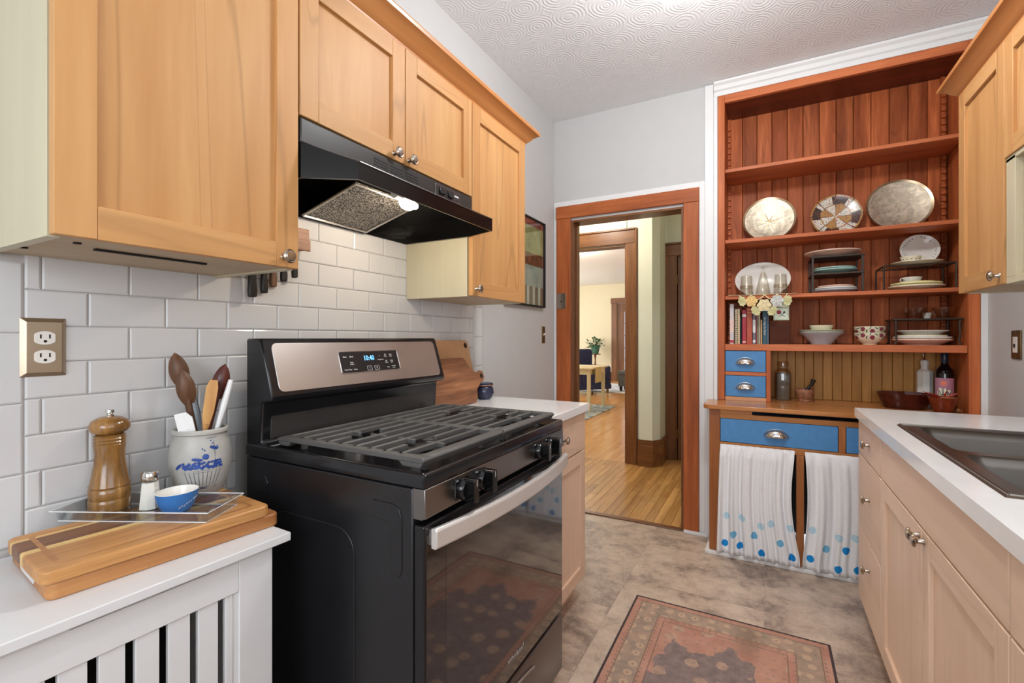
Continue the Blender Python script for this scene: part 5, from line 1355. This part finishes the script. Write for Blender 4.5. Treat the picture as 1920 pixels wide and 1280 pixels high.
# two-tier wooden rack with plates
def rack_shelf(t, x0, x1, y0, y1, zs, mat, leg=.011):
    for x in (x0, x1 - leg):
        for y in (y0, y1 - leg): P('post', B().box(x, x + leg, y, y + leg, 0, zs[-1]), mat, t, bev=.001)
    for z in zs: P('tier', B().box(x0 - .004, x1 + .004, y0 - .004, y1 + .004, z - .010, z), mat, t, bev=.002)
t = T('plate_rack', 'dark two-tier plate rack in the middle of the third shelf', 'rack', (1.685, 3.245, S3))
rack_shelf(t, -.120, .120, -.105, .105, (.112, .208), 'iron_brown')
def plates(lst, x, y, z, group):
    for label, r, rise, mat in lst:
        o = lathe_thing('plate', label, 'plate', plate_prof(r, rise + .004, th=.0095), mat, (x, y, z), group); z += .0105
    return z
G1 = 'plates on the two-tier rack'
plates([('pale blue plate, lowest under the two-tier rack', .104, .013, 'china_bluegrey'), ('white plate, middle of three under the two-tier rack', .100, .013, 'china_white'), ('pinkish plate, upper of three under the two-tier rack', .085, .013, 'china_pink')], 1.685, 3.225, S3, G1)
plates([('pale teal plate, lower one on the rack middle tier', .110, .014, 'china_teal'), ('teal glazed plate, upper one on the rack middle tier', .104, .014, 'china_teal')], 1.680, 3.235, S3 + .112, G1)
plates([('large peach plate lying on top of the two-tier rack', .138, .022, 'china_pink')], 1.672, 3.24, S3 + .208, G1)
# wire rack
t = T('wire_rack', 'dark wire shelf rack at the right of the third shelf', 'rack', (2.035, 3.235, S3))
b = B()
for x in (-.145, .145):
    for y in (-.10, .10): P('leg', B().tube([(x, y, 0), (x, y, .128)], .0045, 8), 'wire_dark', t)
b.tube([(-.145, -.1, .13), (.145, -.1, .13), (.145, .1, .13), (-.145, .1, .13), (-.145, -.1, .13)], .004, 8)
P('rim', b, 'wire_dark', t)
for k in range(17): P('wire', B().tube([(-.136 + .017 * k, -.1, .131), (-.136 + .017 * k, .1, .131)], .0021, 6), 'wire_dark', t)
G2 = 'china on the wire rack'
WZ = S3 + .1335
lathe_thing('plate', 'white saucer plate lying on the wire rack', 'plate', plate_prof(.108, .016), 'china_cream', (2.045, 3.225, WZ), G2)
def teacup(label, loc, r, h, mat, rz):
    t = T('teacup', label, 'cup', loc, rz)
    P('bowl', B().lathe([(0, 0), (r * .5, 0), (r * .52, .003), (r * .85, h * .45), (r, h), (r - .0025, h), (r * .8, h * .45), (r * .45, .006), (0, .006)], 30), mat, t)
    P('handle', B().tube([(r * .86, 0, h * .82), (r * 1.22, 0, h * .86), (r * 1.32, 0, h * .6), (r * 1.15, 0, h * .35), (r * .78, 0, h * .36)], .0028, 8), mat, t)
    rf = lambda z: r * (.52 + .48 * min(1, max(0, z / h)) ** .8)
    onlathe(lambda z: r * (.52 + (z - .003) / (h * .45 - .003) * .33 if z < h * .45 else .85 + (z - h * .45) / (h * .55) * .15), [(R(-150 + 26 * k), h * .6, .004, .003, k, 'leaf') for k in range(7)], 'slate_line', 'painted_sprigs', t)
teacup('cream teacup standing on the wire rack', (2.015, 3.20, WZ + .0045), .046, .042, 'china_cream', R(-25))
t, o = standing('plate', 'white plate with grey floral rim propped on the wire rack', 'plate', .0855, 2.068, WZ + .0048, 14, 'china_white', None, 1, y=3.268)
sh_ = []
b = B()
for k in range(26):
    a = 2 * PI * k / 26 + random.uniform(-.05, .05); rr = .069 + random.uniform(-.005, .005); s_ = random.uniform(.0025, .0045)
    b.raw([(rr * math.cos(a) + s_ * math.cos(j), rr * math.sin(a) + s_ * .7 * math.sin(j), .0185) for j in (0, 1.05, 2.1, 3.14, 4.2, 5.25)], [(0, 1, 2, 3, 4, 5)])
q = P('painted_sprigs', b, 'ink_grey', t); q.location = (0, .0855 + .0005, -.0012)
plates([('cream plate, lowest of the stack beneath the wire rack', .118, .014, 'china_cream'), ('wide yellow plate beneath the wire rack', .108, .018, 'china_yellow'), ('small yellow plate beneath the wire rack', .078, .014, 'china_yellow')], 2.04, 3.215, S3, G2)
teacup('white teacup with painted flowers beneath the wire rack', (2.02, 3.20, S3 + .0312), .043, .038, 'china_white', R(-160))
# ---- fourth shelf: books, boxes, bowls
def book(label, x, w_, h, mat, lean=0, d=.15, y=3.165, pages='book_pale', title=None, tmat='ink_white', marks=None, spiral=False):
    t = T('book', label, 'book', (x, y, S4)); t.rotation_euler = (0, lean, 0)
    if lean > 0: t.location.z += 0.0
    if spiral:
        P('pages', B().box(0, w_, 0, d, 0, h), mat, t, bev=.0006)
        for k in range(int(h / .0125)): P('ring', B().tube([(w_ * .5 + w_ * .52 * math.cos(2 * PI * i / 8), -.002 + .006 * math.sin(2 * PI * i / 8), .008 + k * .0125) for i in range(9)], .0015, 5), 'black_matte', t)
        return t
    P('cover', B().box(0, w_, 0, .002, 0, h).box(0, .0018, 0, d, 0, h).box(w_ - .0018, w_, 0, d, 0, h), mat, t, bev=.0005)
    P('pages', B().box(.0018, w_ - .0018, .002, d - .004, .003, h - .003), pages, t)
    if title: text('spine_title', title, min(w_ * .62, .014), tmat, t, frame((w_ / 2, -.0004, h * .5), (0, 0, -1), (1, 0, 0)), .0001, w=False)
    if marks:
        for (a, c, mm) in marks: P('spine_band', B().box(.0006, w_ - .0006, -.0005, .001, h * a, h * c), mm, t)
    return t
X0 = 1.141
book('tall white cookbook at the far left of the row', X0, .024, .245, 'book_white', marks=[(.03, .10, 'book_crimson'), (.3, .62, 'china_pink')])
book('cream spiral-bound notebook with black rings', X0 + .029, .016, .214, 'book_cream', spiral=True)
book('slim cream booklet beside the spiral notebook', X0 + .046, .011, .214, 'book_cream', d=.14)
book('black spiral booklet beside the crimson book', X0 + .058, .009, .17, 'black_matte', d=.14)
book('crimson book with white band near its top', X0 + .069, .022, .206, 'book_crimson', marks=[(.80, .88, 'ink_white'), (.04, .08, 'china_pink')])
rb = book('rust red book with gilt diamond spine', X0 + .093, .031, .220, 'book_rust', marks=[(.85, .865, 'book_tan'), (.93, .945, 'book_tan')])
book('grey patterned book with white spine label', X0 + .126, .016, .215, 'book_grey', marks=[(.32, .68, 'ink_white'), (.04, .12, 'ink_white')])
book('thin maroon booklet beside the grey patterned book', X0 + .143, .007, .2, 'book_maroon')
book('pale green booklet between maroon and buff ones', X0 + .151, .007, .205, 'book_green')
book('pale buff booklet beside the short tan one', X0 + .159, .007, .207, 'book_pale')
book('short tan booklet beside the teal cookbook', X0 + .167, .010, .145, 'book_tan')
book('teal cookbook with white lettering on its spine', X0 + .178, .025, .215, 'book_teal', title='Get Easy, So Good')
book('thin light blue booklet next to the wooden box', X0 + .204, .006, .2, 'book_sky')
for s_ in (-1, 1): P('gilt_zigzag', B().tube([(.0155 + s_ * (.006 if k % 2 else -.006), -.0006, .045 + k * .0165) for k in range(9)], .0007, 4), 'book_tan', rb)
t = T('recipe_box', 'dark brown wooden recipe box next to the books', 'box', (1.408, 3.225, S4))
P('box', B().box(-.052, .052, -.07, .07, 0, .140), 'box_brown', t, bev=.002)
P('lid_line', B().box(-.0525, .0525, -.0705, .0705, .105, .1065), 'black_matte', t)
t = T('card_box', 'small cream tin with a painted rose on the recipe box', 'box', (1.416, 3.20, S4 + .1402))
P('tin', B().box(-.040, .040, -.04, .04, 0, .075), 'china_green', t, bev=.002)
P('lid', B().box(-.041, .041, -.041, .041, .0755, .105), 'china_green', t, bev=.002)
for a in ((-.036, .036, .006, .0075), (-.036, .036, .066, .0675), (-.036, -.0345, .006, .0675), (.0345, .036, .006, .0675)): P('border_line', B().box(a[0], a[1], -.0406, -.0398, a[2], a[3]), 'slate_line', t)
P('painted_rose', B().lathe([(0, 0), (.011, 0), (.012, .0006), (0, .0008)], 14, (-.012, -.0402, .048), 'y').rot(PI, 'Z', (-.012, -.0402, .048)), 'book_crimson', t)
P('painted_stem', B().tube([(-.01, -.0405, .045), (.006, -.0405, .03), (.022, -.0405, .02)], .0014, 5).tube([(.018, -.0405, .055), (.004, -.0405, .03), (-.012, -.0405, .022)], .0014, 5).tube([(.010, -.0405, .045), (.02, -.0405, .048)], .005, 5), 'slate_line', t)
GB = 'stacked bowls on the fourth shelf'
z = S4
lathe_thing('bowl', 'blue grey wide bowl at the bottom of the stack', 'bowl', [(0, 0), (.05, 0), (.052, .004), (.088, .05), (.108, .064), (.110, .067), (.105, .067), (.084, .052), (.05, .008), (0, .007)], 'china_bluegrey', (1.618, 3.23, z), GB, 40)
lathe_thing('plate', 'white rimmed plate resting in the blue grey bowl', 'plate', [(0, 0), (.075, 0), (.109, .016), (.1095, .0185), (.074, .004), (0, .004)], 'china_white', (1.618, 3.23, z + .054), GB, 40)
lathe_thing('plate', 'pale green plate on the stacked bowls', 'plate', [(0, 0), (.075, 0), (.110, .018), (.1105, .0205), (.074, .004), (0, .004)], 'china_green', (1.618, 3.23, z + .0625), GB, 40)
lathe_thing('bowl', 'small cream bowl on top of the stacked plates', 'bowl', bowl_prof(.060, .044, .6), 'china_cream', (1.618, 3.23, z + .0668), GB, 36)
def floral_bowl(label, z, r, h):
    t = T('bowl', label, 'bowl', (1.842, 3.22, z), 0, 'floral bowls')
    P('bowl_body', B().lathe([(0, 0), (r * .45, 0), (r * .46, .006), (r * .8, h * .4), (r * .97, h * .75), (r, h), (r - .004, h), (r * .93, h * .75), (r * .75, h * .42), (r * .4, .01), (0, .01)], 40), 'china_cream', t)
    def rf(zz):
        q = zz / h
        if q < .4: return r * (.46 + (.8 - .46) * (q / .4))
        if q < .75: return r * (.8 + .17 * (q - .4) / .35)
        return r * (.97 + .03 * (q - .75) / .25)
    s1 = [(R(-160 + 36 * k), h * (.78 if k % 2 else .60), .013, .011, k, 'rose') for k in range(5)]
    s2 = [(R(-146 + 36 * k), h * (.62 if k % 2 else .84), .010, .005, k * 1.3, 'leaf') for k in range(5)] + [(R(-168 + 36 * k), h * .88, .009, .004, -k, 'leaf') for k in range(5)]
    onlathe(rf, s1, 'book_maroon', 'painted_roses', t); onlathe(rf, s2, 'pot_green', 'painted_leaves', t)
floral_bowl('lower cream bowl painted with roses on the fourth shelf', S4, .072, .066)
floral_bowl('upper cream bowl painted with roses nested in the lower one', S4 + .034, .0725, .066)
# iron rack with bowls
t = T('iron_rack', 'low wrought-iron rack at the right of the fourth shelf', 'rack', (2.07, 3.235, S4))
P('top', B().box(-.140, .140, -.10, .10, .130, .138), 'wire_dark', t, bev=.002)
for x in (-.128, .128):
    for y in (-.088, .088):
        P('leg', B().tube([(x, y, .13), (x * .985, y, .11), (x * 1.0, y, .06), (x * .97, y, .02), (x * 1.03, y, .003)], [.005, .006, .0045, .004, .005], 8), 'wire_dark', t)
IZ = S4 + .138
for lb, x, r in (('wide clear cut-glass bowl, left on the iron rack', 2.035, .056), ('clear glass bowl, right on the iron rack', 2.150, .048)):
    o = P('glass_bowl', B().lathe([(0, 0), (r * .55, 0), (r * .6, .004), (r * .82, .03), (r * .96, .054), (r, .058), (r - .003, .058), (r * .78, .03), (r * .5, .008), (0, .007)], 36, fr=lambda a: 1 + .01 * math.cos(18 * a)), 'clear_glass'); at(o, (x, 3.215, IZ)); tag(o, lb, 'bowl', 'glass bowls on the iron rack')
lathe_thing('egg_cup', 'small white cup between the glass bowls', 'cup', bowl_prof(.020, .034, .7, .003), 'china_white', (2.097, 3.262, IZ), None, 20)
G3 = 'white plates under the iron rack'
lathe_thing('plate', 'white plate with pink edge, lowest under the iron rack', 'plate', plate_prof(.124, .026, th=.011), 'china_pink', (2.065, 3.218, S4), G3)
lathe_thing('plate', 'beaded white plate second from the bottom under the iron rack', 'plate', plate_prof(.120, .026, th=.011), 'china_white', (2.065, 3.218, S4 + .012), G3)
lathe_thing('plate', 'cream plate below the deep white bowl', 'plate', plate_prof(.102, .022, th=.011), 'china_cream', (2.065, 3.218, S4 + .024), G3)
lathe_thing('soup_bowl', 'deep wide-rimmed white bowl topping the plates under the rack', 'bowl', [(0, 0), (.055, 0), (.06, .006), (.085, .03), (.108, .038), (.1085, .041), (.083, .034), (.055, .008), (0, .007)], 'china_white', (2.065, 3.218, S4 + .036), G3)
# ---- counter of the hutch
t = T('glass_jar', 'tall ribbed square glass jar with amber glass lid', 'jar', (1.428, 3.27, HC))
P('jar_body', B().lathe([(0, 0), (.046, 0), (.049, .004), (.049, .165), (.044, .178), (.026, .190), (.026, .2), (0, .2)], 32, fr=lambda a: (1 / max(abs(math.cos(a)), abs(math.sin(a)))) ** .55 * .88 * (1 + .02 * math.cos(32 * a))), 'amber_glass', t)
P('contents', B().lathe([(0, .003), (.040, .003), (.042, .16), (0, .16)], 24, fr=lambda a: (1 / max(abs(math.cos(a)), abs(math.sin(a)))) ** .55 * .88), 'ottoman_grey', t)
P('lid', B().lathe([(.026, .2), (.030, .201), (.031, .222), (.028, .232), (0, .234)], 24), 'amber_glass', t)
t = T('mortar', 'speckled tan stone mortar on the hutch counter', 'mortar', (1.537, 3.24, HC))
P('mortar_bowl', B().lathe([(0, 0), (.034, 0), (.036, .008), (.03, .014), (.043, .03), (.048, .055), (.047, .074), (.041, .074), (.04, .05), (.03, .025), (0, .02)], 32), 'stone_tan', t)
t = T('pestle', 'dark pestle resting in the stone mortar', 'pestle', (1.527, 3.24, HC + .038))
P('rod', B().tube([(0, 0, 0), (.02, 0, .03), (.045, 0, .062), (.056, 0, .092)], [.012, .0095, .009, .013], 12), 'crust_black', t)
o = P('oval_dish', B().lathe([(0, 0), (.085, 0), (.09, .004), (.104, .04), (.118, .078), (.121, .082), (.116, .082), (.10, .045), (.082, .01), (0, .009)], 44), 'brown_glaze'); at(o, (1.985, 3.185, HC)); o.scale = (1, .72, 1); tag(o, 'dark brown glazed oval baking dish on the hutch counter', 'dish')
t = T('oil_bottle', 'white octagonal oil bottle with steel pour spout', 'bottle', (2.098, 3.315, HC))
P('bottle', B().lathe([(0, 0), (.036, 0), (.036, .19), (.030, .197), (.017, .205), (.016, .218), (.020, .235), (.019, .248), (.013, .254), (0, .254)], 8).rot(R(22.5), 'Z'), 'ceramic_white', t, ang=20)
P('spout', B().tube([(0, 0, .254), (0, 0, .262), (-.004, 0, .285), (-.010, 0, .305)], [.008, .004, .003, .002], 8), 'chrome', t)
t = T('wine_bottle', 'dark bottle with navy capsule and pink landscape label', 'bottle', (2.163, 3.245, HC))
P('bottle', B().lathe([(0, 0), (.036, 0), (.038, .004), (.038, .185), (.034, .205), (.018, .228), (.0145, .24), (.0145, .3), (0, .3)], 32), 'bottle_dark', t)
P('capsule', B().lathe([(.0148, .243), (.0153, .244), (.0153, .301), (.013, .304), (0, .304)], 24), 'wax_navy', t)
def wrap(r, a0, a1, z0, z1, n=16):
    vs = []
    for i in range(n + 1):
        a = a0 + (a1 - a0) * i / n; vs += [(r * math.cos(a), r * math.sin(a), z0), (r * math.cos(a), r * math.sin(a), z1)]
    return B().raw(vs, [(2 * i, 2 * i + 2, 2 * i + 3, 2 * i + 1) for i in range(n)])
ac = math.atan2(-3.245, 1.334 - 2.163)
lb = P('label', wrap(.0384, ac - 1.3, ac + 1.3, .055, .165), 'label_pink', t)
cst = lambda z: .0384
onlathe(cst, [(ac - .1, .138, .013, .012, 0, 'dot')], 'label_orange', 'label_sun', t, .0003)
onlathe(cst, [(ac - .55 + .13 * k, .085 + .012 * math.sin(k * 1.9), .010, .026 + .008 * math.sin(k * 2.3), .3 * math.sin(k * 3.1), 'leaf') for k in range(9)], 'label_cream', 'label_rocks', t, .0005)
onlathe(cst, [(ac - .6 + .15 * k, .082 + .014 * math.sin(k * 2.7), .0016, .022, .5 * math.sin(k * 2.1), 'dot') for k in range(9)], 'label_ink', 'label_lines', t, .0012)
onlathe(cst, [(ac - .28 + .07 * k, .156, .0009, .0013, 0, 'dot') for k in range(9)], 'label_ink', 'label_lettering', t, .0006)
t = T('clay_bowl', 'glazed red-brown bowl of dried chilies at the counter edge', 'bowl', (2.115, 3.085, HC))
P('bowl_body', B().lathe([(0, 0), (.030, 0), (.033, .005), (.050, .04), (.058, .072), (.060, .078), (.055, .078), (.046, .045), (.03, .012), (0, .01)], 36), 'bowl_red', t)
P('chip', B().lathe([(0, 0), (.028, .001), (.03, .004), (0, .006)], 14, (.018, -.005, .073)), 'nut_tan', t)
for k, (a, ln) in enumerate(((R(160), .075), (R(200), .06), (R(20), .07), (R(-20), .055), (R(60), .06))):
    o = P('dried_chili', B().tube([(0, 0, .0), (.5 * ln, 0, .022), (ln, 0, .036)], [.005, .006, .001], 8).rot(a, 'Z'), 'chili_red'); at(o, (2.115, 3.085, HC + .064))
    tag(o, ['dried red chili sticking out left of the clay bowl', 'short dried chili at the left rim of the clay bowl', 'dried chili poking out right of the clay bowl', 'short chili at the front right rim of the clay bowl', 'dried chili towards the back of the clay bowl'][k], 'chili')
for lb, x, y, r in (('tan nut lying right of the clay bowl', 2.186, 3.135, .010), ('small nut shell beside the right hutch post', 2.204, 3.15, .006)):
    o = P('nut', B().lathe([(0, 0), (r * .7, r * .2), (r, r * .9), (r * .75, r * 1.6), (0, r * 2)], 14), 'nut_tan'); at(o, (x, y, HC)); tag(o, lb, 'nut')
